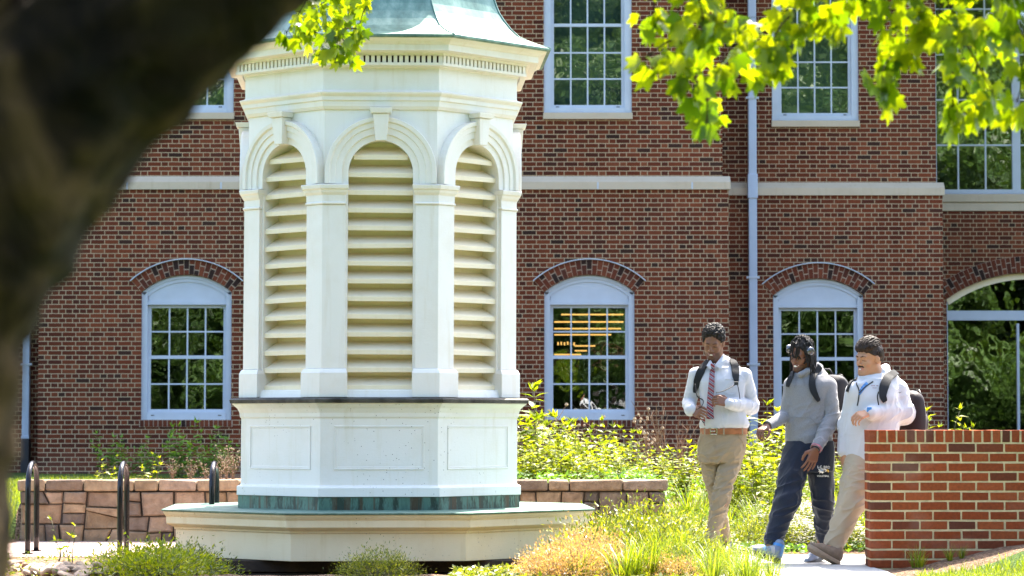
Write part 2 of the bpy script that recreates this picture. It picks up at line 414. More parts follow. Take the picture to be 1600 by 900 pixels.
def lower_window(cpx, Y, lights=False):
    """arched-head window: px are offsets seen at window 2"""
    cx = X(cpx, Y); p = FPX/Y
    xl, xr = cx-70.5/p, cx+70.5/p; s = 40.3/Y
    top = Zp(430, 40.3); zb = Zp(656, 40.3); top += (CAMH-top)*0; sag = 27/106.7
    hole, (ax, az, r, a) = arch_hole(xl, xr, zb, top, sag)
    w = .085
    # outer casing
    m = MB(); zspr = top-sag
    m.box(xl, xl+w, Y+.045, Y+.13, zb+.002, zspr); m.box(xr-w, xr, Y+.045, Y+.13, zb+.002, zspr)
    m.box(xl+w, xr-w, Y+.03, Y+.13, zb+.002, zb+.11)
    for r0, r1, yy in ((r-.05, r-.003, .045), (r-.10, r-.05, .06)):
        i0 = arc_pts(ax, az, r0, -a, a, 16); i1 = arc_pts(ax, az, r1, -a, a, 16)
        for i in range(16): m.prism([(x, Y+yy, z) for x, z in (i0[i], i0[i+1], i1[i+1], i1[i])], (0, .08, 0))
    # flat tympanum panel
    zt = Zp(473, 40.3)
    pan = [(xl+w, zt)]+[(xr-w, zt)]+[(x, z) for x, z in reversed(arc_pts(ax, az, r-.09, -a*.93, a*.93, 14)) if xl+w-.001 <= x <= xr-w+.001 and z > zt]
    m.prism([(x, Y+.075, z) for x, z in pan], (0, .04, 0))
    m.box(xl+w, xr-w, Y+.06, Y+.12, zt-.03, zt+.015)
    # small weep slots
    fr = m.build('window', M['window_white'], bld)
    d = MB()
    for sx in (xl+.17, xr-.17): d = MB(); d.box(sx-.025, sx+.025, Y+.026, Y+.03, zb+.06, zb+.072); d.build('sash_latch', M['lead'], fr)
    gx0, gx1 = xl+w, xr-w; z0 = zb+.11; z1 = zt-.03; zm = Zp(558, 40.3)
    sash(fr, gx0, gx1, z0, zm+.02, Y+.085, 4, 2); sash(fr, gx0, gx1, zm-.02, z1, Y+.128, 4, 2)
    brick_arch(ax, az, r, a*1.0, 24/p, Y)
    # rowlock sill
    sm = MB(); sm.cur = (.45, .36, .27); sm.box(xl-.02, xr+.02, Y-.012, Y+.04, zb-.105, zb-.001)
    k = 20
    for i in range(k):
        sm.cur = random.choice(BRC); x = xl-.015+(xr-xl+.03)*(i+.5)/k; hw = (xr-xl)/k/2-.006
        sm.box(x-hw, x+hw, Y-.02+random.uniform(-.002, .002), Y-.01, zb-.1, zb-.006)
    sm.build('sill', M['arch_brick'], fr)
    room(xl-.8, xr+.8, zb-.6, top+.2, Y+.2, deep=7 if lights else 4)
    return hole
def upper_window(cpx, Y, wpx=138):
    cx = X(cpx, Y); p = FPX/Y; xl, xr = cx-wpx/2/p, cx+wpx/2/p
    zb = Zp(176, 40.3); zt = zb+2.62; w = .105
    m = MB()
    m.box(xl, xl+w, Y+.03, Y+.13, zb, zt); m.box(xr-w, xr, Y+.03, Y+.13, zb, zt)
    m.box(xl+w, xr-w, Y+.02, Y+.13, zb, zb+.075); m.box(xl+w, xr-w, Y+.03, Y+.13, zt-.09, zt)
    fr = m.build('window', M['window_white'], bld)
    d = MB()
    for sx in (xl+.2, xr-.2): d = MB(); d.box(sx-.025, sx+.025, Y+.05, Y+.056, zb+.085, zb+.097); d.build('sash_latch', M['lead'], fr)
    zm = Zp(38, 40.3)
    sash(fr, xl+w, xr-w, zb+.075, zm+.02, Y+.07, 4, 3); sash(fr, xl+w, xr-w, zm-.02, zt-.09, Y+.112, 4, 3)
    s = MB(); s.box(xl-.01, xr+.01, Y-.05, Y+.13, zb-.10, zb-.003); s.build('sill', M['limestone'], fr, bevel=.006)
    l = MB(); l.box(xl-.1, xr+.1, Y-.02, Y+.1, zt+.003, zt+.28); l.build('lintel', M['limestone'], fr)
    sh = MB(); sh.add([(xl, Y+.34, zb+.02), (xr, Y+.34, zb+.02), (xr, Y+.34, zt), (xl, Y+.34, zt)], [(0, 1, 2, 3)]); sh.build('window_shade', M['shade'], fr)
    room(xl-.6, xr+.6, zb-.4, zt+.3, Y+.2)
    return [(xl, zb-.0), (xr, zb-.0), (xr, zt), (xl, zt)]

ZTOP = 9.8; ZBOT = -.4
L0, L1 = X(70, YL), X(1130, YL)
h1 = lower_window(291, YL-.08); h2 = lower_window(921, YL-.08, True)
wall_panel(L0-.08, L1+.08, ZBOT, ZB, YL-.08, [h1, h2], M['brick_lower'], 1.4)
u1 = upper_window(294, YL); u2 = upper_window(919, YL)
wall_panel(L0, L1, ZB, ZTOP, YL, [u1, u2], M['brick_upper'], 1.3)
R1 = X(1465, YR)
h3 = lower_window(1279, YR-.08)
wall_panel(L1-.4, R1+.08, ZBOT, ZB, YR-.08, [h3], M['brick_lower'], 2.3)
u3 = upper_window(1276, YR, 136)
wall_panel(L1-.4, R1, ZB, ZTOP, YR, [u3], M['brick_upper'], 2.2)
wall_panel(-26, L0+.4, ZBOT, ZB, YR-.08, [], M['brick_lower'], 2); wall_panel(-26, L0+.4, ZB, ZTOP, YR, [], M['brick_upper'], 2)
# bay with the large windows
C1 = X(1760, YC); zs = Zp(330, YC); zc0 = Zp(303, YC)
hb, (bx, bz, br, ba) = arch_hole(X(1480, YC), X(1760-20, YC), Zp(690, YC), Zp(426, YC), .42, 22)
wall_panel(R1-.4, 26, ZBOT, zs, YC, [hb], M['brick_lower'], 1.5, .2)
brick_arch(bx, bz, br, ba, .26, YC, False)
ub = [(X(1463, YC), zc0), (X(1730, YC), zc0), (X(1730, YC), zc0+3.6), (X(1463, YC), zc0+3.6)]
wall_panel(R1-.4, 26, zc0-.003, ZTOP, YC+.003, [ub], M['brick_upper'], 1.5)
m = MB(); m.box(R1-.3, 26, YC-.05, YC+.2, Zp(316, YC), zc0-.004); m.box(R1-.3, 26, YC-.02, YC+.2, zs+.002, Zp(316, YC)-.002)
m.build('limestone_sill', M['limestone'], bld, bevel=.008)
# upper bay window
m = MB(); Yw = YC+.06; xa, xb = X(1463, YC), X(1597, YC); zb = zc0; zt = zc0+3.5
m.box(xa, X(1730, YC), Yw, Yw+.08, zb, zb+.075)
for px, wv in ((1463, .04), (1590, .13), (1716, .06)): m.box(X(px, YC)-wv/2+.02, X(px, YC)+wv/2+.02, Yw-.002, Yw+.082, zb+.002, zt)
m.box(xa, X(1730, YC), Yw, Yw+.08, zt, zt+.08)
fr = m.build('window', M['window_white'], bld)
m = MB()
for px in (1501, 1544, 1632, 1674): m.box(X(px, YC)-.013, X(px, YC)+.013, Yw+.02, Yw+.06, zb+.075, zt)
for py in (226, 155, 84, 13): m.box(xa, X(1730, YC), Yw+.024, Yw+.056, Zp(py, YC)-.013, Zp(py, YC)+.013)
m.build('glazing_bar', M['window_white'], fr)
g = MB(); g.add([(xa, Yw+.04, zb), (X(1730, YC), Yw+.04, zb), (X(1730, YC), Yw+.04, zt), (xa, Yw+.04, zt)], [(0, 1, 2, 3)]); g.build('pane', M['glass_big'], fr)
room(X(1440, YC), X(1760, YC), zb-.3, zt+.2, YC+.35)
# lower bay window under the wide arch
m = MB(); Yw = YC+.1; xa, xb = X(1480, YC), X(1740, YC)
i0 = arc_pts(bx, bz, br-.10, -ba, ba, 22); i1 = arc_pts(bx, bz, br-.003, -ba, ba, 22)
m.cur = (1, 1, 1)
for i in range(22): m.prism([(x, Yw, z) for x, z in (i0[i], i0[i+1], i1[i+1], i1[i])], (0, .09, 0))
fr = m.build('window', M['louver'], bld)
m = MB(); m.box(xa, xb, Yw+.01, Yw+.09, Zp(500, YC), Zp(485, YC)); m.box(xa, xa+.03, Yw+.012, Yw+.088, Zp(690, YC), Zp(460, YC))
m.box(X(1593, YC)-.02, X(1593, YC)+.02, Yw+.012, Yw+.088, Zp(690, YC), Zp(505, YC)); m.box(xa, xb, Yw+.01, Yw+.09, Zp(692, YC), Zp(686, YC))
m.build('transom', M['window_white'], fr)
g = MB(); g.add([(x, Yw+.05, z) for x, z in hb], [tuple(range(len(hb)))]); g.build('pane', M['glass_big'], fr)
room(X(1440, YC), X(1790, YC), Zp(700, YC)-.1, Zp(425, YC)+.2, YC+.35)
# fixtures seen through window two
m = MB(); Y0 = YL
for (xa_, xb_, py, Yd) in ((877, 974, 491.5, 41.6), (866, 974, 503, 42.6), (866, 970, 513.5, 43.6), (866, 955, 523, 44.6), (898, 930, 540.5, 45.6), (898, 917, 548, 46.2), (866, 908, 554, 46.8)):
    a = at(xa_, py, Yd); b = at(xb_, py, Yd); m = MB(); m.box(a.x, b.x, Yd-.02, Yd+.02, a.z-.011, a.z+.011); m.build('ceiling_light', M['lamp'], bld)
m = MB()
for i in range(6):
    a = at(872+i*5, 536.5+random.uniform(-1, 1), 45); m = MB(); m.box(a.x-.012, a.x+.012, 44.98, 45.02, a.z-.03, a.z+.02); m.build('pendant_lamp', M['lamp'], bld)
# limestone string course with weathered slope
def course(x0, x1, Y, endx=0):
    m = MB(); z1 = Zp(283, YL); zt = Zp(275.5, YL); z0 = Zp(297, YL)
    prof = [(Y-.085-.03, z0), (Y-.085-.03, z1-.02), (Y-.002, zt), (Y+.02, zt), (Y+.02, z0)]
    r0 = [(x0-.0, y, z) for y, z in prof]; r1 = [(x1, y, z) for y, z in prof]
    m.loft([r0, r1])
    return m.build('string_course', M['limestone'], bld, bevel=.004)
course(L0-.11, L1+.11, YL); course(L1+.11, R1+.11, YR); course(-26, L0-.11, YR)
m = MB()
x = L0+1.2
while x < L1: m.box(x-.012, x+.012, YL-.1185, YL-.11, ZB-.06, ZB+.04); x += 1.38
m.build('mortar_joint', M['window_white'], bld)
# unseen roof edge above the picture, its height chosen for the shadow it casts
m = MB(); m.box(-26, 26, YL-.35, YC+2, ZTOP, ZTOP+.35); m.box(-26, 26, YL-.2, YC+2, ZTOP-.2, ZTOP-.002); m.build('roof_cornice', M['limestone'], bld)
# downpipes
for px in (1177, 41):
    dp = MB(); xx = X(px, 41.15); w = .062 if px > 100 else .055
    zj = Zp(696 if px > 100 else 686, 41.15)
    dp.box(xx-w, xx+w, 41.12, 41.24, zj, 9.7); d1 = dp.build('downpipe', M['pipe'], bld, bevel=.012)
    j = MB(); j.box(xx-w-.012, xx+w+.012, 41.10, 41.255, Zp(310, 41.15), Zp(272, 41.15)); j.build('pipe_collar', M['pipe'], d1, bevel=.01); j = MB(); j.box(xx-w-.008, xx+w+.008, 41.105, 41.25, zj+.0, zj+.05); j.build('pipe_collar', M['pipe'], d1, bevel=.01)
    for zz in (1.9, 3.2, 5.9):
        k_ = MB(); k_.box(xx-w-.035, xx+w+.035, 41.112, 41.13, zz, zz+.035); k_.box(xx-w-.006, xx+w+.006, 41.106, 41.114, zz, zz+.035); k_.build('pipe_strap', M['window_white'], d1, bevel=.003)
    b = MB(); b.box(xx-w-.01, xx+w+.01, 41.1, 41.25, .1, zj-.002); b.build('pipe_boot', M['dark_pipe'], d1, bevel=.015)

# ================================================================== CUPOLA
CC = Vector((X(593, 21.535), 21.535, 0))
cup = empty('cupola', (CC.x, CC.y, 0)); tag(cup, 'large white octagonal cupola with arched louvers and green copper roof in the garden', 'cupola')
def zc(y, a): return CAMH+(HOR-y)*(CC.y-a)/FPX
T8 = math.tan(PI/8)
def face_frame(i):
    th = -PI/2+i*PI/4+R(2.6); return Vector((math.cos(th), math.sin(th), 0)), Vector((-math.sin(th), math.cos(th), 0))
def F(i, a, u, z):
    n, t = face_frame(i); return CC+n*a+t*u+Vector((.0035*(z-.4), 0, z))   # the old cupola leans a little
def ring8(a, z): return [F(i, a, a*T8, z) for i in range(8)]
def octa(prof, name, mat, parent=cup, bevel=0, cap0=False, cap1=False):
    m = MB(); m.loft([ring8(a, z) for a, z in prof], True, cap0, cap1)
    return m.build(name, mat, parent, bevel=bevel)
AW = 1.015
# support of dark timbers under the slab
m = MB(); zb = zc(876, 1.53)
for k in range(2):
    m.box(CC.x-1.25, CC.x+1.22, CC.y-1.32+.01*k, CC.y-1.1, zb-.095*(k+1)+.004, zb-.095*k-.003)
for k in range(2): m.box(CC.x-1.27, CC.x-1.05, CC.y-1.30, CC.y+1.3, zb-.095*(k+1)+.002, zb-.095*k-.005); m.box(CC.x+1.05, CC.x+1.27, CC.y-1.29, CC.y+1.3, zb-.095*(k+1)+.002, zb-.095*k-.005)
m.box(CC.x-1.0, CC.x+1.0, CC.y-1.0, CC.y+1.2, -.3, zb-.01)
m.build('support_timber', M['timber'], cup, bevel=.008)
m = MB(); m.box(CC.x-1.24, CC.x+1.2, CC.y-1.36, CC.y-1.08, -.3, zb-.2); m.build('footing_timber', M['timber_tan'], cup, bevel=.01)
# slab
a0, a1 = 1.53, 1.635
octa([(a0-.2, zb+.001), (a0, zb), (a0, zc(833, a0)), (a0+.012, zc(832, a0)), (a0+.014, zc(829, a0)), (a0+.05, zc(826, a0)), (a0+.07, zc(824, a1)), (a0+.072, zc(813, a1)), (a0+.08, zc(811, a1)), (a0+.092, zc(807, a1)), (a0+.094, zc(804.5, a1))], 'base_slab', M['white_old'], bevel=.003)
octa([(a1-.02, zc(804.2, a1)), (a1, zc(804, a1)), (a1+.003, zc(801.5, a1)), (a1-.01, zc(801, a1)), (1.06, zc(801, a1)+.003)], 'slab_copper_cap', M['copper'])
zt = zc(801, a1)
z1 = zc(776, 1.07)
octa([(1.075, zt-.004), (1.075, z1-.002)], 'base_flashing', M['copper_streak'])
octa([(1.06, z1-.001), (1.085, z1), (1.085, zc(762, 1.085)), (1.06, zc(759.5, 1.06)), (1.055, zc(758, 1.06)), (1.055, zc(654, 1.055)), (1.066, zc(651, 1.06)), (1.068, zc(645, 1.06)), (1.085, zc(638, 1.09)), (1.115, zc(632.5, 1.11)), (1.125, zc(631, 1.12)), (1.125, zc(628.5, 1.12))], 'panelled_base', M['white_panel'], bevel=.003)
octa([(1.126, zc(629.6, 1.13)), (1.14, zc(629.4, 1.137)), (1.145, zc(624, 1.137)), (1.13, zc(621.5, 1.13)), (.95, zc(620.5, 1.05))], 'ledge_flashing', M['lead'])
# panel mouldings
for i in range(8):
    m = MB(); za, zb_ = zc(734, 1.06), zc(665, 1.06); hw = .335
    for (o, w_, d) in ((0, .012, .006), (.012, .012, .002)):
        for (u0, u1, q0, q1) in ((-hw+o, hw-o, za+o, za+o+w_), (-hw+o, hw-o, zb_-o-w_, zb_-o), (-hw+o, -hw+o+w_, za+o+w_, zb_-o-w_), (hw-o-w_, hw-o, za+o+w_, zb_-o-w_)):
            m.hexa([F(i, 1.05, u0, q0), F(i, 1.05+.005+d, u0, q0), F(i, 1.05+.005+d, u1, q0), F(i, 1.05, u1, q0), F(i, 1.05, u0, q1), F(i, 1.055+d, u0, q1), F(i, 1.055+d, u1, q1), F(i, 1.05, u1, q1)])
    m.build('panel_moulding', M['white_panel'], cup, bevel=.003)
# louver stage walls with arched openings
zlo = zc(621, 1.05); zhi = zc(166, AW); zspr = zc(287, AW); hw = .243; zcen = zspr+.085
def arch_outline(r, zb, n=20):
    return [(-r, zb), (r, zb)]+[(r*math.cos(k*PI/n), zcen+r*math.sin(k*PI/n)) for k in range(n+1)]
def circ(r, n=22): return [(-r, zspr)]+[(-r*math.cos(k*PI/n), zcen+r*math.sin(k*PI/n)) for k in range(n+1)]+[(r, zspr)]
m = MB()
for i in range(8):
    s = AW*T8
    hole = arch_outline(hw, zlo+.06)
    loops = [[Vector(p+(0,)) for p in [(-s, zlo), (s, zlo), (s, zhi), (-s, zhi)]], [Vector(p+(0,)) for p in hole]]
    flat = [p for l in loops for p in l]; vs = [F(i, AW, p.x, p.y) for p in flat]; fs = []
    for t in geometry.tessellate_polygon(loops):
        a, b, c = (flat[k] for k in t); fs.append(tuple(t) if (b-a).cross(c-a).z > 0 else tuple(reversed(t)))
    m.add(vs, fs)
    n = len(hole); m.add([F(i, AW, u, z) for u, z in hole]+[F(i, AW-.16, u, z) for u, z in hole], [(k, (k+1) % n, n+(k+1) % n, n+k) for k in range(n)])
m.build('louver_stage_wall', M['white'], cup)
for i in range(8):
    m = MB(); nsl = 15; z0 = zlo+.055; dz = .1325
    for k in range(nsl):
        z = z0+k*dz
        # half width inside the arch at this height
        def half(zz): return hw if zz <= zcen else (math.sqrt(max(hw*hw-(zz-zcen)**2, 0)) if zz-zcen < hw else 0)
        h0 = half(z+.035); h1_ = half(z+.1)
        if h0 < .05: continue
        h1_ = max(h1_, .02)
        j = random.uniform(-.003, .003)
        m.hexa([F(i, AW-.015, -h0, z+j), F(i, AW-.015, h0, z-j), F(i, AW-.14, h1_, z+.085), F(i, AW-.14, -h1_, z+.085), F(i, AW-.015, -h0, z+.036+j), F(i, AW-.015, h0, z+.036-j), F(i, AW-.14, h1_, z+.105), F(i, AW-.14, -h1_, z+.105)])
    # backing board
    ol = arch_outline(hw+.01, zlo+.03); m.add([F(i, AW-.15, u, z) for u, z in ol], [tuple(range(len(ol)))])
    m.build('louver', M['louver'], cup, bevel=.002)
    # sill
    s_ = MB(); s_.hexa([F(i, AW-.12, -.27, zlo), F(i, AW+.035, -.27, zlo), F(i, AW+.035, .27, zlo), F(i, AW-.12, .27, zlo), F(i, AW-.12, -.27, zlo+.07), F(i, AW+.018, -.27, zlo+.055), F(i, AW+.018, .27, zlo+.055), F(i, AW-.12, .27, zlo+.07)])
    s_.build('louver_sill', M['white'], cup, bevel=.004)
    # archivolt
    prof = [(0, 0), (0, .02), (.045, .022), (.05, .036), (.095, .038), (.10, .048), (.135, .05), (.145, .066), (.172, .07), (.176, .058), (.176, 0)]
    rings = []
    for j, (r_, w_) in enumerate(prof): rings.append([F(i, AW+w_, u, z) for u, z in circ(hw+r_-.002)])
    a_ = MB(); a_.loft(rings, False); a_.build('arch_moulding', M['white'], cup)
    kz0, kz1 = zc(220, AW), zc(169, AW)-.002
    k_ = MB(); k_.hexa([F(i, AW, -.042, kz0), F(i, AW+.085, -.042, kz0), F(i, AW+.085, .042, kz0), F(i, AW, .042, kz0), F(i, AW, -.06, kz1-.04), F(i, AW+.10, -.06, kz1-.04), F(i, AW+.10, .06, kz1-.04), F(i, AW, .06, kz1-.04)])
    k_.hexa([F(i, AW, -.075, kz1-.038), F(i, AW+.115, -.075, kz1-.038), F(i, AW+.115, .075, kz1-.038), F(i, AW, .075, kz1-.038), F(i, AW, -.085, kz1), F(i, AW+.125, -.085, kz1), F(i, AW+.125, .085, kz1), F(i, AW, .085, kz1)])
    k_.build('keystone', M['white'], cup, bevel=.004)
# corner pilasters
def corner(i, lv, name):
    """plan wraps the corner between face i and face i+1; lv = (z, apothem, reach)"""
    rings = []; n0, t0 = face_frame(i); n1, t1 = face_frame(i+1)
    for z, a, c in lv:
        K = F(i, a, a*T8, z); A = K-t0*c; B = K+t1*c
        rings.append([A, K, B, B-n1*.1, CC+(n0+n1).normalized()*(a/math.cos(PI/8)-.11)+Vector((.0035*(z-.4), 0, z)), A-n0*.1])
    m = MB(); m.loft(rings); return m.build(name, M['white'], cup, bevel=.003)
for i in range(8):
    zA = zc(580, 1.05)
    corner(i, [(zlo+.002, 1.075, .205), (zA-.012, 1.075, .205), (zA+.012, 1.062, .19), (zA+.02, 1.05, .182)], 'pilaster_base')
    corner(i, [(zA+.021, 1.045, .172), (zc(319, 1.05), 1.045, .172)], 'pilaster')
    c = [(zc(318.8, 1.05), 1.055, .18), (zc(316, 1.05), 1.058, .184), (zc(315, 1.05), 1.046, .175), (zc(304, 1.05), 1.047, .178), (zc(300, 1.05), 1.062, .19), (zc(296, 1.06), 1.068, .196), (zc(294, 1.06), 1.08, .206), (zc(288, 1.07), 1.086, .212), (zc(287, 1.07), 1.082, .21)]
    corner(i, c, 'capital')
# entablature
FZ = 1.045
octa([(AW-.02, zhi-.02), (1.03, zhi-.018), (1.045, zc(164, 1.05)), (1.05, zc(156, 1.05)), (1.062, zc(155, 1.06)), (1.064, zc(149, 1.06)), (1.085, zc(144.5, 1.08)), (1.09, zc(142, 1.08)), (1.05, zc(140, 1.05)), (FZ, zc(139, FZ)), (FZ, zc(104, FZ)), (1.06, zc(102, 1.06)), (1.068, zc(98, 1.07)), (1.09, zc(96, 1.08)), (1.09, zc(95, 1.09))], 'frieze', M['white'], bevel=.003)
zd0, zd1 = zc(95.5, 1.10), zc(84, 1.10)
octa([(1.08, zd0), (1.08, zd1)], 'dentil_backing', M['timber'])  # dark backing stands in for the shade in the slits between dentils
for i in range(8):
    m = MB(); s = 1.115*T8; n = 22; st = 2*s/n
    for k in range(n):
        u0 = -s+st*k+.007; u1 = -s+st*(k+1)-.007
        m.hexa([F(i, 1.07, u0, zd0), F(i, 1.112, u0, zd0), F(i, 1.112, u1, zd0), F(i, 1.07, u1, zd0), F(i, 1.07, u0, zd1), F(i, 1.112, u0, zd1), F(i, 1.112, u1, zd1), F(i, 1.07, u1, zd1)])
    m.build('dentil_course', M['white'], cup, bevel=.002)
octa([(1.07, zd0-.022), (1.118, zd0-.02), (1.12, zd0)], 'bed_moulding', M['white'])
octa([(1.07, zd1), (1.12, zd1+.001), (1.123, zc(80, 1.12)), (1.15, zc(77, 1.15)), (1.185, zc(76.5, 1.18)), (1.205, zc(76, 1.2)), (1.208, zc(66, 1.2)), (1.218, zc(65, 1.21)), (1.228, zc(62, 1.22)), (1.252, zc(58, 1.24)), (1.27, zc(56.5, 1.26)), (1.275, zc(53, 1.26))], 'cornice', M['white'], bevel=.003)
ze = zc(52, 1.29)
octa([(1.25, ze-.012), (1.292, ze-.014), (1.30, ze-.004), (1.30, ze+.008), (1.288, ze+.012)], 'eave_edge', M['copper'])
prof = [(1.298, ze+.010), (1.205, ze+.04), (1.125, ze+.075), (1.06, ze+.11), (1.0, ze+.17), (.95, ze+.235), (.91, ze+.30), (.885, ze+.36), (.86, ze+.44), (.83, ze+.56), (.78, ze+.75), (.70, ze+1.0), (.58, ze+1.25), (.42, ze+1.45), (.22, ze+1.62), (.06, ze+1.8), (.03, ze+2.3)]
m = MB(); m.loft([ring8(a, z) for a, z in prof], True, False, True)
rf = m.build('copper_roof', M['copper'], cup)
for i in range(8):
    s = MB(); s.tube([F(i, a, a*T8, z) for a, z in prof[:-1]], .008, 6); s.build('seam', M['copper'], rf, smooth=True)

# ================================================================== BRICK GARDEN WALL (right)
wx0 = X(1358, 19.8); gw = empty('brick_garden_wall', (wx0, 19.95, 0)); tag(gw, 'low red brick garden wall with rowlock cap at the right edge', 'wall')
WY0, WY1 = 19.8, 20.1; wx1 = 6.2; HT = zt_ = CAMH-(672-660)/FPX*19.8; ch = .0702; HB = .0
ncr = 13; capz = HT-.093; ch = (capz-HB)/ncr
m = MB(); m.box(wx0+.004, wx1, WY0+.003, WY1-.004, HB-.3, HT-.005); m.build('mortar_core', M['mortar'], gw)
m = MB()
GB = [(.28, .060, .020), (.31, .070, .023), (.25, .055, .019), (.34, .085, .028), (.18, .048, .022), (.13, .042, .024), (.30, .064, .020), (.33, .078, .025)]
def brk(x0, x1, y0, y1, z0, z1):
    j = lambda q=.0016: random.uniform(-q, q)
    d = random.uniform(-.001, .002)
    kf = random.uniform(.85, 1.12); m.cur = tuple(c*kf for c in random.choice(GB))
    m.hexa([(x0+j(), y0-d+j(), z0+j()), (x1+j(), y0-d+j(), z0+j()), (x1+j(), y1+j(), z0+j()), (x0+j(), y1+j(), z0+j()), (x0+j(), y0-d+j(), z1+j()), (x1+j(), y0-d+j(), z1+j()), (x1+j(), y1+j(), z1+j()), (x0+j(), y1+j(), z1+j())])
for r in range(ncr):
    z0 = HB+r*ch+.0065; z1 = HB+(r+1)*ch-.0065
    if r % 2 == 0:
        brk(wx0, wx0+.15, WY0, WY0+.145, z0, z1); brk(wx0, wx0+.15, WY0+.155, WY1, z0, z1); x = wx0+.16
    else:
        brk(wx0, wx0+.245, WY0, WY0+.095, z0, z1); brk(wx0, wx0+.12, WY0+.105, WY0+.195, z0, z1); brk(wx0, wx0+.245, WY0+.205, WY1, z0, z1); x = wx0+.255
    while x < wx1:
        brk(x, x+.190, WY0, WY0+.09, z0, z1); brk(x, x+.190, WY1-.09, WY1, z0, z1); x += .203
x = wx0
while x < wx1:
    w_ = .055 if x > wx0+.01 else .05
    brk(x, x+w_, WY0-.002, WY1+.002, capz+.006, HT); x += w_+.0135
o = m.build('brickwork', M['garden_brick'], gw, bevel=.004)

# ================================================================== STONE WALLS
SC = [(.31, .22, .145), (.27, .19, .125), (.35, .255, .165), (.21, .155, .115), (.30, .20, .13), (.18, .145, .12), (.14, .12, .105), (.33, .245, .18), (.31, .225, .14)]
def stone_wall(label, x0, x1, Y, zb, ztop, seed, thick=.38, capH=.1):
    rs = random.Random(seed); root = empty('stone_wall', ((x0+x1)/2, Y, zb)); tag(root, label, 'wall')
    m = MB(); m.box(x0+.02, x1-.02, Y+.03, Y+thick-.02, zb-.2, ztop-.03); m.build('wall_core', M['stone_gap'], root)
    m = MB()
    def clip(poly, a, b, c):   # keep a*x+b*z<=c
        out = []
        for i in range(len(poly)):
            p, q = poly[i], poly[(i+1) % len(poly)]; dp = a*p[0]+b*p[1]-c; dq = a*q[0]+b*q[1]-c
            if dp <= 0: out.append(p)
            if dp*dq < 0: t = dp/(dp-dq); out.append((p[0]+(q[0]-p[0])*t, p[1]+(q[1]-p[1])*t))
        return out
    def stone(poly, gap=.0065):
        if len(poly) < 3: return
        cx = sum(p[0] for p in poly)/len(poly); cz = sum(p[1] for p in poly)/len(poly)
        sz = max(max(abs(p[0]-cx), abs(p[1]-cz)) for p in poly)
        if sz < .03: return
        kf = rs.uniform(.75, 1.15); m.cur = tuple(c*kf for c in rs.choice(SC)); dep = rs.uniform(-.022, .022)
        k = 1-gap/sz; inner = [(cx+(p[0]-cx)*k+rs.uniform(-.003, .003), cz+(p[1]-cz)*k+rs.uniform(-.003, .003)) for p in poly]
        top = [(cx+(p[0]-cx)*(k-.014/sz), cz+(p[1]-cz)*(k-.014/sz)) for p in inner]
        mid = rs.uniform(-.008, .004)
        m.loft([[(x, Y+.06, z) for x, z in inner], [(x, Y+.012+dep, z) for x, z in inner], [(x, Y-.002+dep+rs.uniform(-.003, .003), z) for x, z in top]], True, True, False)
        n = len(top); m.add([(x, Y-.002+dep, z) for x, z in top]+[(cx, Y+mid+dep, cz)], [(i, (i+1) % n, n) for i in range(n)])
    def split(poly, depth=0):
        xs_ = [p[0] for p in poly]; zs_ = [p[1] for p in poly]; w_ = max(xs_)-min(xs_); h_ = max(zs_)-min(zs_)
        if (w_ < rs.uniform(.22, .5) and h_ < rs.uniform(.14, .3)) or depth > 12: stone(poly); return
        t = rs.uniform(.36, .64); sl = rs.choice((rs.uniform(-.12, .12), rs.uniform(-.12, .12), rs.uniform(-.6, .6))) if w_ < .9 else rs.uniform(-.1, .1)
        if w_ > h_*1.45: a, b, c = 1, sl, min(xs_)+w_*t+sl*(min(zs_)+h_/2)
        else: a, b, c = sl*.4, 1, min(zs_)+h_*t+sl*.4*(min(xs_)+w_/2)
        split(clip(poly, a, b, c), depth+1); split(clip(poly, -a, -b, -c), depth+1)
    split([(x0+.003, zb-.06), (x1-.003, zb-.06), (x1-.003, ztop-capH), (x0+.003, ztop-capH)])
    m.build('stonework', M['stone'], root, bevel=.006); m = MB()
    x = x0-.02
    while x < x1:
        w_ = min(rs.uniform(.16, .5), x1+.02-x); kf = rs.uniform(.85, 1.1); m.cur = tuple(c*kf for c in rs.choice([SC[0], SC[1], SC[2], SC[3], SC[7], SC[8]]))
        lo = ztop-capH+.006; j = lambda q=.006: rs.uniform(-q, q); a, b = x+.005, x+w_-.005
        m.hexa([(a, Y-.02+j(), lo+j(.003)), (b, Y-.02+j(), lo+j(.003)), (b, Y+thick, lo), (a, Y+thick, lo), (a+j(), Y-.014+j(), ztop+j(.009)), (b+j(), Y-.014+j(), ztop+j(.009)), (b, Y+thick, ztop), (a, Y+thick, ztop)])
        x += w_
        if x1-x < .1: break
    m.build('cap_stones', M['stone'], root, bevel=.016)
    return root
YS = 24.3; zst = CAMH-(750-660)/FPX*YS
stone_wall('long low stone retaining wall running behind the white cupola and the bike racks', X(32, YS), X(1040, YS), YS, 0, zst, 5)
stone_wall('distant low stone wall half hidden by plants behind the walking men', X(1075, 28), X(1205, 28), 28, .1, CAMH-(752-660)/FPX*28, 9)
stone_wall('short stretch of low stone wall seen between the grey hoodie and the white jacket', X(1290, 28), X(1420, 28), 28, .1, CAMH-(752-660)/FPX*28, 12)

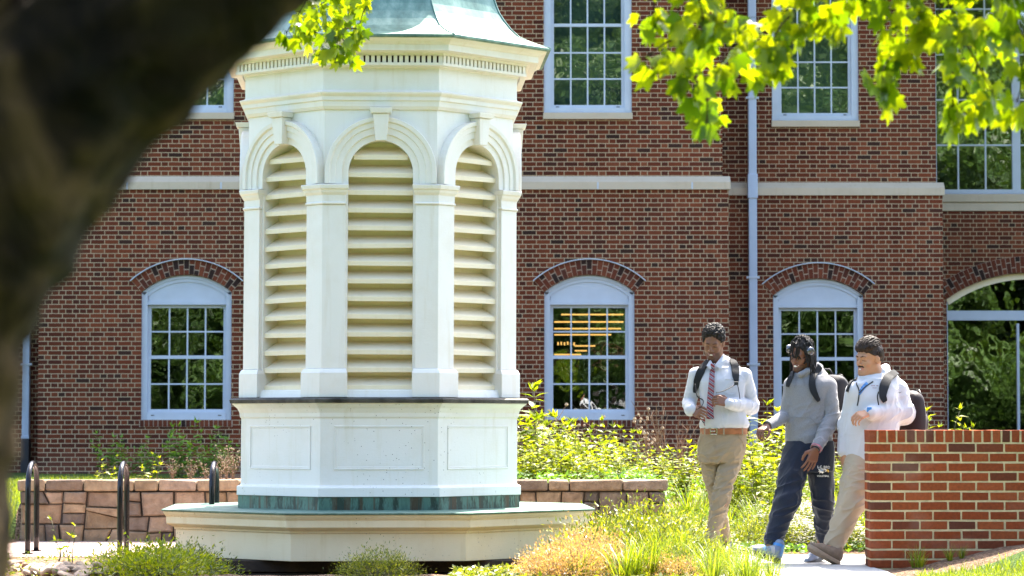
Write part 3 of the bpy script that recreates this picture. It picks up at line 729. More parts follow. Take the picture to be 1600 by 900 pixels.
# ================================================================== BIKE RACKS
def rack(px, label):
    a = at(px, 866, 21.95); x0 = a.x; yf, yb_ = 21.95, 22.42; dx = -.012; top = CAMH-(724-660)/FPX*22.1; r = .2355
    pts = [(x0, yf, -.03)]; zr = top-.21
    pts += [(x0, yf, zr*t) for t in (.25, .5, .75, 1)]
    for k in range(1, 12):
        t = k/12; an = PI*(1-t); pts.append((x0+dx*t, (yf+yb_)/2-math.cos(PI*t)*(yb_-yf)/2, zr+math.sin(PI*t)*.21))
    pts += [(x0+dx, yb_, zr*t) for t in (1, .75, .5, .25)]+[(x0+dx, yb_, -.03)]
    e = empty('bike_rack', (x0, yf, 0)); tag(e, label, 'bike rack', 'black hoop bike racks by the stone wall')
    m = MB(); m.tube(pts, .0225, 14); m.build('hoop', M['black_metal'], e, smooth=True)
    m = MB()
    for q in (pts[0], pts[-1]): m.tube([(q[0], q[1], .004), (q[0], q[1], .014)], .045, 16)
    m.build('foot_plate', M['black_metal'], e)
rack(43, 'black hoop bike rack nearest the tree trunk, at the stone wall left end')
rack(187, 'black hoop bike rack midway between the tree trunk and the white cupola')
rack(330.5, 'black hoop bike rack right beside the white cupola, its foot hidden')
# ================================================================== GROUND
def sst(a, b, x):
    t = np.clip((x-a)/(b-a), 0, 1); return t*t*(3-2*t)
def g(x, y):
    x = np.asarray(x, float); y = np.asarray(y, float)
    z = np.zeros(np.broadcast(x, y).shape)
    bed = np.where(y > 24.55, .46-.16*sst(27, 38, y), 0)*sst(-4.5, -4.3, x)*(1-sst(1.3, 1.5, x))
    right = (.40*sst(22.0, 28, y)-.10*sst(29, 38, y))*sst(1.3, 1.5, x)
    left = .3*sst(22.5, 30, y)*(1-sst(-4.5, -4.3, x))
    z = z+np.maximum(np.maximum(bed, right), left)
    z = z-.10*np.exp(-(((x-CC.x)/1.7)**4+((y-20.6)/1.2)**4))
    z = z+.2*sst(2.62, 3.9, x)*sst(18.2, 19.3, y)*(1-sst(19.95, 20.05, y))
    z = z+.03*sst(19.9, 18.5, y)*0
    return z
def gz(x, y): return float(g(x, y))
xs = np.concatenate([[-320, -120, -50, -26], np.arange(-14, 14.01, .14), [26, 50, 120, 320]])
ys = np.concatenate([[-320, -120, -50, -20, -8], np.arange(2, 17, .6), np.arange(17, 29.5, .12), np.arange(29.5, 42, .5), [50, 70, 120, 320]])
GX, GY = np.meshgrid(xs, ys, indexing='ij'); GZ = g(GX, GY)
near = (np.abs(GX) < 13)*(GY > 16)*(GY < 40); GZ = GZ+near*rng.normal(0, .006, GZ.shape)*(1-sst(1.0, 1.2, GX)*sst(19.9, 20, GY)*(1-sst(21.8, 22, GY)))*(1-(GX < -1)*(GY > 21.3)*(GY < 24.6))
V = np.stack([GX, GY, GZ], -1).reshape(-1, 3); nx_, ny_ = GX.shape
I = np.arange(nx_*ny_).reshape(nx_, ny_); Fq = np.stack([I[:-1, :-1], I[1:, :-1], I[1:, 1:], I[:-1, 1:]], -1).reshape(-1, 4)
def ground_mat():
    n = NT('ground'); co = n.coord(); x, y, z = n.sep(co)
    a = n.voro(n.mapping(co, (1, 2.2, 1)), 45); f = n.noise(co, 30, 5, .7)
    mul = n.ramp(n.math('ADD', n.math('MULTIPLY', a, .6), n.math('MULTIPLY', f, .6)), [(.3, (.03, .018, .010)), (.5, (.12, .07, .04)), (.75, (.34, .22, .14))])
    grass = n.ramp(n.noise(co, 60, 4), [(.3, (.03, .06, .012)), (.7, (.09, .15, .03))])
    far = n.math('MAXIMUM', n.math('LESS_THAN', y, 16.5), n.math('GREATER_THAN', n.math('ABSOLUTE', n.math('ADD', x, -2.5)), 6.9))
    lw = n.math('MULTIPLY', n.math('GREATER_THAN', x, 2.72), n.math('LESS_THAN', y, n.math('ADD', n.math('MULTIPLY', x, .62), n.math('ADD', 16.86, n.math('MULTIPLY', n.noise(co, 5, 2), .15)))))
    k = n.mix(n.math('MAXIMUM', far, lw), mul, grass)
    return n.done(n.bsdf(k, .95, 0, n.bump(n.math('ADD', a, f), .9, .02), .2))
M['ground'] = ground_mat()
tag(link('ground', fast_mesh('ground', V, Fq, True), M['ground']), kind='structure')
def paving_mat(name, brick):
    n = NT(name); co = n.coord(); f = n.noise(co, 2.5, 5)
    if brick:
        b = n.new('ShaderNodeTexBrick'); n.set(b.inputs['Vector'], n.mapping(co, (1, 1, 1))); b.inputs['Scale'].default_value = 1
        b.inputs['Brick Width'].default_value = .2; b.inputs['Row Height'].default_value = .1; b.inputs['Mortar Size'].default_value = .006
        b.inputs['Color1'].default_value = (.42, .26, .21, 1); b.inputs['Color2'].default_value = (.50, .34, .28, 1); b.inputs['Mortar'].default_value = (.35, .3, .25, 1)
        k = n.mix(n.math('MULTIPLY', f, .3), b.outputs[0], (.5, .42, .36)); h = b.outputs[1]
        return n.done(n.bsdf(k, .85, 0, n.bump(h, -.4, .004), .3))
    k = n.ramp(f, [(.3, (.34, .33, .31)), (.7, (.46, .45, .42))]); sp = n.noise(co, 160, 3)
    k = n.mix(n.math('MULTIPLY', n.ramp(sp, [(.5, 0), (.7, 1)]), .3), k, (.2, .19, .18))
    return n.done(n.bsdf(k, .85, 0, n.bump(sp, .3, .002), .3))
M['pavers'] = paving_mat('clay pavers', True); M['concrete'] = paving_mat('path concrete', False)
m = MB(); pl = [(1.05, 17.6), (2.55, 17.6), (2.62, 19.3), (2.575, 20.14), (9, 20.14), (9, 21.72), (.6, 21.72), (.5, 21.0), (.9, 19.8)]
m.prism([(x, y, -.06) for x, y in pl], (0, 0, .072)); tag(m.build('path', M['concrete']), kind='structure')
m = MB(); m.box(-9, CC.x+.3, 21.55, YS+.01, -.06, .005); m.box(-9, -4.45, YS+.012, 26, -.06, .004)
tag(m.build('paving', M['pavers']), kind='structure')

# ================================================================== PLANTS
LANCE = (np.array([(0, 0, 0), (.38, .17, .035), (1, 0, -.12), (.38, -.17, .035), (.42, 0, 0)]), np.array([(0, 4, 2, 1), (0, 3, 2, 4)]))
OVAL = (np.array([(0, 0, 0), (.45, .30, .04), (1, 0, -.1), (.45, -.30, .04), (.5, 0, 0)]), np.array([(0, 4, 2, 1), (0, 3, 2, 4)]))
def maple_t():
    pol = [(0, 1), (20, .60), (33, .80), (44, .86), (56, .62), (72, .44), (92, .58), (112, .42), (140, .22)]
    pts = [(.25, 0, .03)]
    side = [(.18+.82*r*math.cos(R(a)), .82*r*math.sin(R(a))) for a, r in pol]
    full = side+[(0, 0)]+[(x, -y) for x, y in reversed(side[1:])]
    pts += [(x, y, -.22*x*x-.22*abs(y)) for x, y in full]
    n = len(full); return np.array(pts), np.array([(0, 1+i, 1+(i+1) % n) for i in range(n)])
MAPLE = maple_t()
def leaves(T, P, D, N, S, W=1.0):
    """copies of template T at points P, along D with normal N, size S"""
    P = np.asarray(P, float); D = np.asarray(D, float); N = np.asarray(N, float); S = np.asarray(S, float).reshape(-1, 1, 1)
    D = D/np.linalg.norm(D, axis=1, keepdims=True); Y = np.cross(N, D); Y /= np.linalg.norm(Y, axis=1, keepdims=True)+1e-9; Z = np.cross(D, Y)
    tv, tf = T; V = P[:, None]+S*(tv[None, :, 0:1]*D[:, None]+W*tv[None, :, 1:2]*Y[:, None]+tv[None, :, 2:3]*Z[:, None])
    n, k = len(P), len(tv); Fc = tf[None]+(np.arange(n)*k)[:, None, None]
    return V.reshape(-1, 3), Fc.reshape(-1, tf.shape[1])
def cat(parts):
    Vs, Fs, b = [], [], 0
    for v, f in parts: Vs.append(v); Fs.append(f+b); b += len(v)
    return np.concatenate(Vs), np.concatenate(Fs)
def blades(n, r, l0, l1, w, arch=.6, lean=.5, rs=rng):
    """grass blades arching out of one crown"""
    an = rs.uniform(0, 2*PI, n); rr = r*np.sqrt(rs.uniform(0, 1, n)); L = rs.uniform(l0, l1, n); le = rs.uniform(.1, 1, n)*lean; ar = rs.uniform(.3, 1, n)*arch
    B = np.stack([rr*np.cos(an), rr*np.sin(an), np.zeros(n)], -1); oa = an+rs.normal(0, .5, n); O = np.stack([np.cos(oa), np.sin(oa), np.zeros(n)], -1)
    side = np.stack([-np.sin(oa), np.cos(oa), np.zeros(n)], -1); K = 5; rows = []
    for k in range(K+1):
        t = k/K; up = L*(t*np.cos(le)-ar*.45*t**3); out = L*(t*np.sin(le)+ar*.45*t**2)
        c = B+O*out[:, None]+np.array([0, 0, 1])*up[:, None]; ww = w*(1-t**1.6)*.5+.0006
        rows.append(np.stack([c-side*ww, c+side*ww], 1))
    V = np.stack(rows, 1).reshape(-1, 3); base = (np.arange(n)*(K+1)*2)[:, None, None]
    f = np.array([(2*k, 2*k+1, 2*k+3, 2*k+2) for k in range(K)])[None]
    return V, (base+f).reshape(-1, 4)
M['leaf_yellow'] = leaf_mat('sunny leaf', (.08, .13, .006), (.19, .24, .008), (.38, .40, .012), .48)  # dark and yellow tones mimic shaded gaps and sunlit highlights; shrub, grass too
M['leaf_green'] = leaf_mat('garden leaf', (.07, .16, .02), (.11, .24, .03), (.17, .30, .05), .4)
M['leaf_low'] = leaf_mat('shrub leaf', (.045, .075, .008), (.13, .17, .015), (.32, .32, .03), .4)
M['leaf_orange'] = leaf_mat('rusty leaf', (.32, .19, .09), (.44, .31, .15), (.36, .34, .08), .4, tcol=(1.5, 1.25, .7))
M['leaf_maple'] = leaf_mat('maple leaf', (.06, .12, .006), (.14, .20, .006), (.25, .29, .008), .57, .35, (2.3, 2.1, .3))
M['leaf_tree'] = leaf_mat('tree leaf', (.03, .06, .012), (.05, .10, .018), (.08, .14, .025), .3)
M['grass'] = leaf_mat('grass blade', (.07, .12, .008), (.15, .21, .010), (.32, .35, .03), .42)
M['stem'] = simple('green stem', (.10, .09, .04), .7); M['dry'] = simple('dry stem', (.28, .17, .10), .9, 0, .3, 30)
M['flower'] = leaf_mat('white petal', (.62, .60, .52), (.75, .73, .66), (.8, .8, .75), .3, .6, (1.1, 1.1, 1.0))
M['seed'] = simple('dry seed head', (.42, .32, .20), .95)

def finish(root, parts):
    for nm, me, mt in parts: link(nm, me, mt, root)
    return root
def leafy_plant(mat, nst, h0, h1, leafl, rs):
    root = empty('leafy_plant'); st = MB(); P, D, N, S = [], [], [], []
    for k in range(nst):
        a = rs.uniform(0, 2*PI); lean = rs.uniform(.05, .35); h = rs.uniform(h0, h1); b = Vector((math.cos(a)*.06, math.sin(a)*.06, 0))
        path = [b+Vector((math.cos(a)*lean*h*t*t+rs.normal(0, .006), math.sin(a)*lean*h*t*t+rs.normal(0, .006), h*t)) for t in np.linspace(0, 1, 8)]
        st.tube(path, [.004-.0025*t for t in np.linspace(0, 1, 8)], 5)
        nn = int(h/.05); ph = rs.uniform(0, PI)
        for j in range(2, nn):
            t = j/nn; q = t*7; i0 = min(int(q), 6); p = path[i0].lerp(path[i0+1], q-i0); ph += PI/2+rs.normal(0, .2); s = leafl*(.65+.5*math.sin(PI*min(1, t*.9+.1)))*rs.uniform(.7, 1.2)
            for side in (0, PI):
                if rs.random() < .12: continue
                d = Vector((math.cos(ph+side), math.sin(ph+side), rs.uniform(-.1, .55))); P.append(p); D.append(d); N.append((rs.normal(0, .25), rs.normal(0, .25), 1)); S.append(s)
        for _ in range(6):
            d = Vector((rs.normal(0, .6), rs.normal(0, .6), .8)); P.append(path[-1]); D.append(d); N.append((rs.normal(0, .4), rs.normal(0, .4), 1)); S.append(leafl*rs.uniform(.4, .7))
    v, f = leaves(LANCE, P, D, N, S)
    return finish(root, [('stem', st.mesh('stem', True), M['stem']), ('foliage', fast_mesh('foliage', v, f), M[mat])])
def tuft(n, r, l0, l1, w=.006, arch=.7, lean=.6, mat='grass'):
    root = empty('grass_tuft'); v, f = blades(n, r, l0, l1, w, arch, lean)
    return finish(root, [('blades', fast_mesh('blades', v, f), M[mat])])
def mound(name, mat, rx, rz, n, size, rs, flower=0, T=OVAL, spiky=.0):
    root = empty(name); u = rs.normal(size=(n, 3)); u /= np.linalg.norm(u, axis=1, keepdims=True); u[:, 2] = np.abs(u[:, 2])
    lump = 1+.22*np.sin(u[:, 0]*5+1)*np.cos(u[:, 1]*6)+.12*np.sin(u[:, 2]*11+u[:, 0]*9)
    rad = (rs.uniform(.3, 1, n)**.35)*lump*(1+spiky*rs.random(n)**4)
    P = u*rad[:, None]*np.array([rx, rx, rz]); D = u+rs.normal(0, .6, (n, 3))+np.array([0, 0, .4]); N = rs.normal(0, .6, (n, 3))+np.array([0, 0, 1])
    v, f = leaves(T, P, D, N, size*rs.uniform(.6, 1.3, n)); parts = []
    st = MB()
    for k in range(26):
        p = P[rs.integers(n)]; st.tube([(0, 0, -.02), tuple(p*.5+np.array([0, 0, .02])), tuple(p)], [.004, .003, .0015], 4)
    parts.append(('stem', st.mesh('stem'), M['stem'])); parts.append(('foliage', fast_mesh('foliage', v, f), M[mat]))
    if flower:
        sel = rs.integers(0, n, flower); Pf = P[sel]*1.12+np.array([0, 0, .02])
        Pf = Pf[Pf[:, 2] > rz*.25]; k = len(Pf); al = rs.uniform(0, 2*PI, k); pp = []
        for j in range(5):
            D = np.stack([np.cos(al+j*1.2566), np.sin(al+j*1.2566), np.full(k, .25)], -1); pp.append(leaves(OVAL, Pf, D, np.tile([0, 0, 1.], (k, 1)), np.full(k, .018)))
        v, f = cat(pp); parts.append(('flowers', fast_mesh('flowers', v, f), M['flower']))
    return finish(root, parts)
def dry_plant(rs, n=9, h=.5, heads=True):
    root = empty('dry_plant'); st = MB(); sd_ = MB()
    for k in range(n):
        a = rs.uniform(0, 2*PI); le = rs.uniform(.02, .5); hh = h*rs.uniform(.6, 1.1)
        path = [Vector((math.cos(a)*le*hh*t*t+rs.normal(0, .008), math.sin(a)*le*hh*t*t+rs.normal(0, .008), hh*t)) for t in np.linspace(0, 1, 6)]
        st.tube(path, [.0032]*5+[.0015], 4)
        for q in range(3):
            p = path[rs.integers(2, 5)]; e = p+Vector((rs.normal(0, .05), rs.normal(0, .05), rs.uniform(.03, .12))); st.tube([p, e], [.002, .0012], 3)
            if heads: sd_.tube([e-Vector((0, 0, .008)), e, e+Vector((0, 0, .012))], [.003, .011, .004], 6)
        if heads: e = path[-1]; sd_.tube([e-Vector((0, 0, .01)), e, e+Vector((0, 0, .016))], [.004, .015, .006], 7)
    st.m = 1; st.add(sd_.v, sd_.f)
    parts = [('stem', st.mesh('stem'), [M['dry'], M['seed']])]
    return finish(root, parts)
def put(proto, used, x, y, s=1, rz=None, label=None, cat_='plant', group=None, name=None, dz=-.01, sz=None, z=None):
    o = proto if proto.name not in used else copy_tree(proto)
    used.add(proto.name)
    o.location = (x, y, (gz(x, y) if z is None else z)+dz); o.rotation_euler = (0, 0, random.uniform(0, 2*PI) if rz is None else rz); o.scale = (s, s, sz or s)
    tag(o, label, cat_, group); return o
used = set()
prs = np.random.default_rng(21)
yel = [leafy_plant('leaf_yellow', n, a, b, .125, prs) for n, a, b in ((9, .45, .8), (8, .35, .62), (10, .3, .55), (7, .5, .95))]
grn = [leafy_plant('leaf_green', n, a, b, .17, prs) for n, a, b in ((6, .4, .75), (5, .5, .9))]
LY = 'yellow-green leafy plant behind the stone wall between the cupola and the man in the tie'
# tall ones first: (px, Y, wanted top y)
for px, Y, ty in ((828, 26.5, 595), (846, 26, 640), (868, 27, 655), (893, 26, 655), (905, 28, 650), (925, 26, 680), (938, 27.5, 660), (960, 27, 690), (975, 26, 680), (985, 29, 670), (1005, 27, 700), (1020, 26, 715), (1040, 28, 700), (1058, 27, 700), (818, 27.5, 640), (855, 25.4, 690), (880, 25.3, 695), (910, 25.3, 700), (940, 25.4, 705), (968, 25.3, 710), (995, 25.4, 715), (1025, 25.3, 722), (835, 25.3, 690), (1050, 25.6, 720), (862, 29, 660), (950, 30, 680), (890, 31, 690), (820, 25.2, 680), (870, 26.3, 680), (900, 26.8, 670), (930, 29, 690)):
    x = X(px, Y); z0 = gz(x, Y); h = CAMH-(ty-HOR)/FPX*Y-z0; i = random.randrange(4); ref = (.8, .62, .55, .95)[i]
    put(yel[i], used, x, Y, max(.45, 1.0*h/ref), label=LY, group='leafy plants behind the stone wall')
LP = 'yellow-green leafy stem rising behind the path around the walking men'
for px, Y, ty in ((1190, 25, 600), (1196, 26, 640), (1180, 25.5, 690), (1205, 27, 660), (1212, 24.5, 710), (1165, 26, 720), (1150, 25, 735), (1310, 26, 700), (1318, 25.4, 690), (1240, 26, 730), (1200, 24, 720), (1065, 25.5, 690), (1085, 26.5, 700), (1105, 25.8, 700), (1130, 27, 690), (1145, 26.2, 700), (1160, 25.3, 690), (1175, 27.5, 680), (1215, 26.5, 690), (1235, 27.2, 690), (1250, 25.2, 710), (1265, 26.8, 700), (1295, 27, 700), (1325, 26.3, 690), (1345, 25.5, 700), (1350, 27, 690), (1200, 28, 690), (1465, 25, 628), (1452, 26, 640), (1480, 27, 655), (1512, 25, 668)):
    x = X(px, Y); z0 = gz(x, Y); h = CAMH-(ty-HOR)/FPX*Y-z0; i = random.choice((0, 3)); ref = (.8, .62, .55, .95)[i]
    if px < 1400: put(yel[i], used, x, Y, max(.4, h/ref), label=LP, group='leafy stems behind the path')
    else: put(yel[i], used, x, Y, max(.4, h/ref), label='leafy plant peeking over the brick garden wall behind the white fleece' , group='leafy plants over the brick garden wall')
LG = 'darker green leafy plant in the building shade behind the bike racks'
for px, Y, ty in ((168, 36, 668), (205, 36, 690), (240, 35.5, 680), (290, 35.5, 648), (278, 36, 668), (345, 35.5, 664), (322, 36, 685), (362, 36, 690), (232, 36, 700), (310, 35.3, 695), (185, 36.3, 690), (352, 36.3, 680)):
    x = X(px, Y); z0 = gz(x, Y); h = CAMH-(ty-HOR)/FPX*Y-z0; i = random.randrange(2)
    put(grn[i], used, x, Y, h/(.75, .9)[i], label=LG, group='green plants in the shade behind the bike racks')
small = leafy_plant('leaf_yellow', 4, .15, .28, .06, prs)
for px, Y, s in ((150, 25.2, .6), (165, 25.5, 1.0), (235, 25.3, 1.1), (228, 25.6, .8), (182, 25.2, .7)):
    put(small, used, X(px, Y), Y, s, label='short sunlit sprout just behind the top of the left stone wall', group='sprouts on the left stone wall')
dry = [dry_plant(prs), dry_plant(prs, 12, .65), dry_plant(prs, 10, .55, False)]
for px, Y, s in ((300, 25.3, .4), (322, 25.6, .45), (345, 25.3, .5), (365, 25.8, .55), (355, 26.5, .55), (270, 26, .4)):
    put(dry[random.randrange(2)], used, X(px, Y), Y, s, label='dry brown plant with round seed heads behind the stone wall left of the cupola', group='dry plants left of the cupola')
for px, Y, s in ((1035, 30, 1.6), (1060, 31, 1.3), (1085, 29, 1.0), (1010, 31, 1.5), (905, 31, 1.3), (1170, 28, 1.1), (840, 30, 1.5)):
    put(dry[random.choice((0, 2))], used, X(px, Y), Y, s, label='thin dry reddish twigs in front of the brick building right of the cupola', group='dry twigs right of the cupola')
# grass tufts
tf_ = [tuft(110, .07, .25, .55), tuft(80, .05, .2, .4), tuft(60, .03, .15, .3, .005)]
LT = 'arching tuft of long green grass in the sunny bed beside the path'
for px, Y, s in ((1060, 23.5, 1), (1085, 23, 1.1), (1110, 23.6, 1), (1135, 24, 1.1), (1155, 23.2, .9), (1075, 24.4, 1), (1100, 25, 1), (1150, 25.3, 1), (1170, 24.3, 1), (1190, 23.7, 1), (1225, 24.8, 1), (1052, 24.6, .9), (1125, 22.8, .8), (1310, 24.5, 1), (1340, 24.2, 1), (1350, 23.4, .9), (1245, 25.5, .9), (1330, 25.5, 1.0), (1205, 25.6, 1.1)):
    put(tf_[random.randrange(2)], used, X(px, Y), Y, s, label=LT, cat_='grass', group='grass tufts behind the path')
LF = 'tall tuft of bright grass in the near bed at the bottom of the picture'
for px, Y, s in ((905, 18.2, .9), (975, 18.0, 1.15), (992, 18.1, 1), (1010, 18.2, .9), (1068, 19.0, .9), (1095, 19.2, .85), (1120, 18.9, .75), (1145, 18.6, .7), (1040, 18.8, .9), (1050, 18.3, .8), (1180, 18.3, .6), (1205, 18.1, .55), (1085, 18.3, .8), (1165, 18.0, .7), (1110, 18.0, .8), (955, 19.1, .8)):
    put(tf_[random.randrange(2)], used, X(px, Y), Y, s, label=LF, cat_='grass', group='grass tufts in the near bed')
for px, Y, s in ((1428, 19.55, .75), (1436, 19.5, .7), (1482, 19.6, .55), (1500, 19.62, .5)):
    put(tf_[2], used, X(px, Y), Y, s, label='small grass clump growing at the foot of the brick garden wall', cat_='grass', group='grass clumps at the brick wall')
# low shrubs
ms = np.random.default_rng(5)
mg = [mound('low_shrub', 'leaf_low', .26, .24, 2000, .027, ms, 0, LANCE, .6) for _ in range(2)]
ml = [mound('low_shrub', 'leaf_yellow', .26, .22, 900, .042, ms, 0, LANCE, .5) for _ in range(2)]
mo = [mound('rusty_shrub', 'leaf_orange', .22, .24, 2000, .026, ms, 0, LANCE, .5) for _ in range(2)]
mw = [mound('flowering_shrub', 'leaf_low', .3, .2, 2400, .022, ms, 1500, OVAL, .2) for _ in range(2)]
for px, Y, s in ((975, 22.4, 1.35), (1005, 22.2, 1.5), (990, 21.6, 1.2), (1030, 21.9, 1.2), (955, 21.3, 1.0), (1060, 21.4, 1.1), (1085, 22.6, 1.1)):
    put(mg[random.randrange(2)], used, X(px, Y), Y, s, label='rounded bright green shrub at the right end of the stone wall', cat_='shrub', group='green shrubs at the wall end')
for px, Y, s in ((1180, 23.0, 1), (1215, 22.6, .9), (1165, 22.5, .85), (1345, 22.8, .9), (1330, 23.4, 1), (1240, 23.5, 1)):
    put(mg[random.randrange(2)], used, X(px, Y), Y, s, label='low green shrub on the far side of the path behind the walking men', cat_='shrub', group='green shrubs beyond the path')
for px, Y, s in ((1215, 23.4, 1), (1250, 22.7, .95), (1290, 22.9, 1), (1320, 22.6, .9), (1275, 23.6, 1.1), (1090, 22.0, .9), (1075, 22.6, 1), (1350, 24.0, 1), (1230, 24.2, 1.1), (1110, 21.4, .7)):
    put(mw[random.randrange(2)], used, X(px, Y), Y, s, label='low shrub covered in small white flowers beside the path', cat_='shrub', group='white flowering shrubs')
for px, Y, s in ((850, 18.6, .8), (880, 18.5, 1), (905, 18.9, 1.15), (930, 19.0, 1.2), (870, 19.1, .9), (835, 18.2, .7), (915, 18.4, 1), (948, 18.5, 1), (895, 18.1, .9), (860, 18.1, .8), (1030, 18.2, .7), (1060, 18.0, .7)):
    put(mo[random.randrange(2)], used, X(px, Y), Y, s, label='rusty orange and yellow shrub at the right corner of the white slab', cat_='shrub', group='rusty shrubs at the slab corner')
for px, Y, s in ((935, 19.9, 1.15), (965, 19.6, 1.1), (1000, 19.4, 1.1), (1030, 19.3, 1.05), (985, 20.3, 1), (1060, 19.5, .9), (1020, 20.2, .9), (1080, 19.9, .8), (1095, 19.0, .75), (1120, 19.4, .6), (955, 20.5, 1), (1045, 20.8, .8), (1010, 18.5, .8), (1075, 18.5, .7)):
    put(mg[random.randrange(2)], used, X(px, Y), Y, s*1.25, label='low yellow-green shrub in the near bed left of the path', cat_='shrub', group='low shrubs in the near bed')
for px, Y, s in ((205, 19.4, .9), (238, 19.6, 1.15), (265, 19.5, 1.1), (295, 19.9, 1.05), (322, 19.8, .8), (190, 19.0, .8), (225, 18.9, .9), (255, 18.8, .9), (285, 19.2, .9)):
    put((ml+mg[:1])[random.randrange(3)], used, X(px, Y), Y, s, label='low green and yellow shrub in front of the left end of the white slab', cat_='shrub', group='low shrubs left of the slab', sz=s*.85)
for px, Y, s in ((560, 18.8, .55), (590, 18.7, .75), (620, 18.8, .6)):
    put(mg[random.randrange(2)], used, X(px, Y), Y, s, label='small dull shrub directly under the front of the white slab', cat_='shrub', group='shrubs under the slab front')
for px, Y, s, lb in ((112, 19.9, 1.3, 'bright leafy sprout standing in front of the middle bike rack at lower left'), (175, 20.3, .9, 'smaller leafy sprout right of the brightest one by the river stones')):
    put(small, used, X(px, Y), Y, s, label=lb)
# ground cover between the plants
def cover(name, label, region, n, size, mat, T=OVAL, zoff=.03):
    x0, x1, y0, y1 = region; x = rng.uniform(x0, x1, n*2); y = rng.uniform(y0, y1, n*2)
    keep = (np.sin(x*5.1+y*3.3)+np.sin(x*2.3-y*6.1)+rng.normal(0, .7, n*2)) > -.3
    keep &= ~((x > .75) & (y > 19.6) & (y < 21.95)); x = x[keep][:n]; y = y[keep][:n]; k = len(x)
    P = np.stack([x, y, g(x, y)+rng.uniform(0, zoff*2, k)], -1); D = rng.normal(0, 1, (k, 3)); D[:, 2] = np.abs(D[:, 2])*.6; N = rng.normal(0, .5, (k, 3))+np.array([0, 0, 1.])
    v, f = leaves(T, P, D, N, size*rng.uniform(.5, 1.4, k)); tag(link(name, fast_mesh(name, v, f), M[mat]), label, 'ground cover', kind='stuff')
cover('ground_cover', 'low leafy ground cover and small weeds on the mulch beyond the path', (1.3, 4.6, 21.95, 30), 15000, .05, 'leaf_green')
cover('ground_cover', 'thick leafy undergrowth behind the stone wall right of the cupola', (-.2, 1.4, 24.75, 31), 9000, .06, 'leaf_green', LANCE, .06)
cover('ground_cover', 'low weeds among the near plants at the bottom edge', (-.4, 1.2, 17.4, 21.4), 8000, .04, 'leaf_low')
cover('ground_cover', 'sparse weeds on the soil left of the slab', (-4.2, -2.0, 18.4, 21.3), 1500, .03, 'leaf_low')
def lawn(label, region, n, l0, l1, w, slope=None, seed=1):
    rs = np.random.default_rng(seed); v, f = blades(n, 1, l0, l1, w, .5, .6, rs); x = rs.uniform(region[0], region[1], n); y = rs.uniform(region[2], region[3], n)
    L_ = v.reshape(n, 12, 3)
    if slope is not None: y = np.minimum(y, slope(x)-rs.uniform(0, 1, n)**.5*(slope(x)-region[2])*1.0)
    k = 12; vv = v.reshape(n, k, 3); b = (vv[:, 0]+vv[:, 1])/2; vv = vv-b[:, None]; vv = vv+np.stack([x, y, g(x, y)-.004], -1)[:, None]
    tag(link('lawn_grass', fast_mesh('lawn_grass', vv.reshape(-1, 3), f), M['grass']), label, 'grass', kind='stuff')
lawn('bright sunlit lawn grass in the bottom right corner', (2.7, 4.4, 17.0, 19.4), 60000, .045, .10, .005, lambda x: 18.72+(x-2.8)*.62)
lawn('lawn grass beyond the left end of the stone wall', (-6.2, -4.36, 24.4, 36), 14000, .05, .12, .006)
# river stones at lower left
M['pebble'] = simple('river stone', (.44, .31, .21), .8, 0, .35, 9, .3, .003)
def pebble(seed):
    rs = np.random.default_rng(seed); m = MB(); r_, s_ = 9, 12; rings = []
    ax = rs.uniform(.75, 1.3, 3)*np.array([1.1, .85, .5]); ph = rs.uniform(0, 6, 4)
    for i in range(1, r_):
        t = PI*i/r_; ring = []
        for j in range(s_):
            p = 2*PI*j/s_; k = 1+.12*math.sin(2*p+ph[0])+.1*math.cos(3*p+ph[1]+t)+.08*math.sin(3*t+ph[2])
            ring.append((ax[0]*k*math.sin(t)*math.cos(p)*.05, ax[1]*k*math.sin(t)*math.sin(p)*.05, -ax[2]*k*math.cos(t)*.05))
        rings.append(ring)
    m.loft(rings); o = m.build('river_stone', M['pebble'], smooth=True); return o
pebs = [pebble(s) for s in range(5)]
for k in range(70):
    px = random.uniform(18, 175); Y = random.uniform(18.7, 19.75); s = random.uniform(.5, 1.25)
    o = put(pebs[k % 5], used, X(px, Y), Y, s, label='rounded tan river stone in the pile at the lower left corner', cat_='stone', group='river stones at the lower left', dz=.01+.04*random.random())
    o.rotation_euler = (random.uniform(-.4, .4), random.uniform(-.4, .4), random.uniform(0, 6))

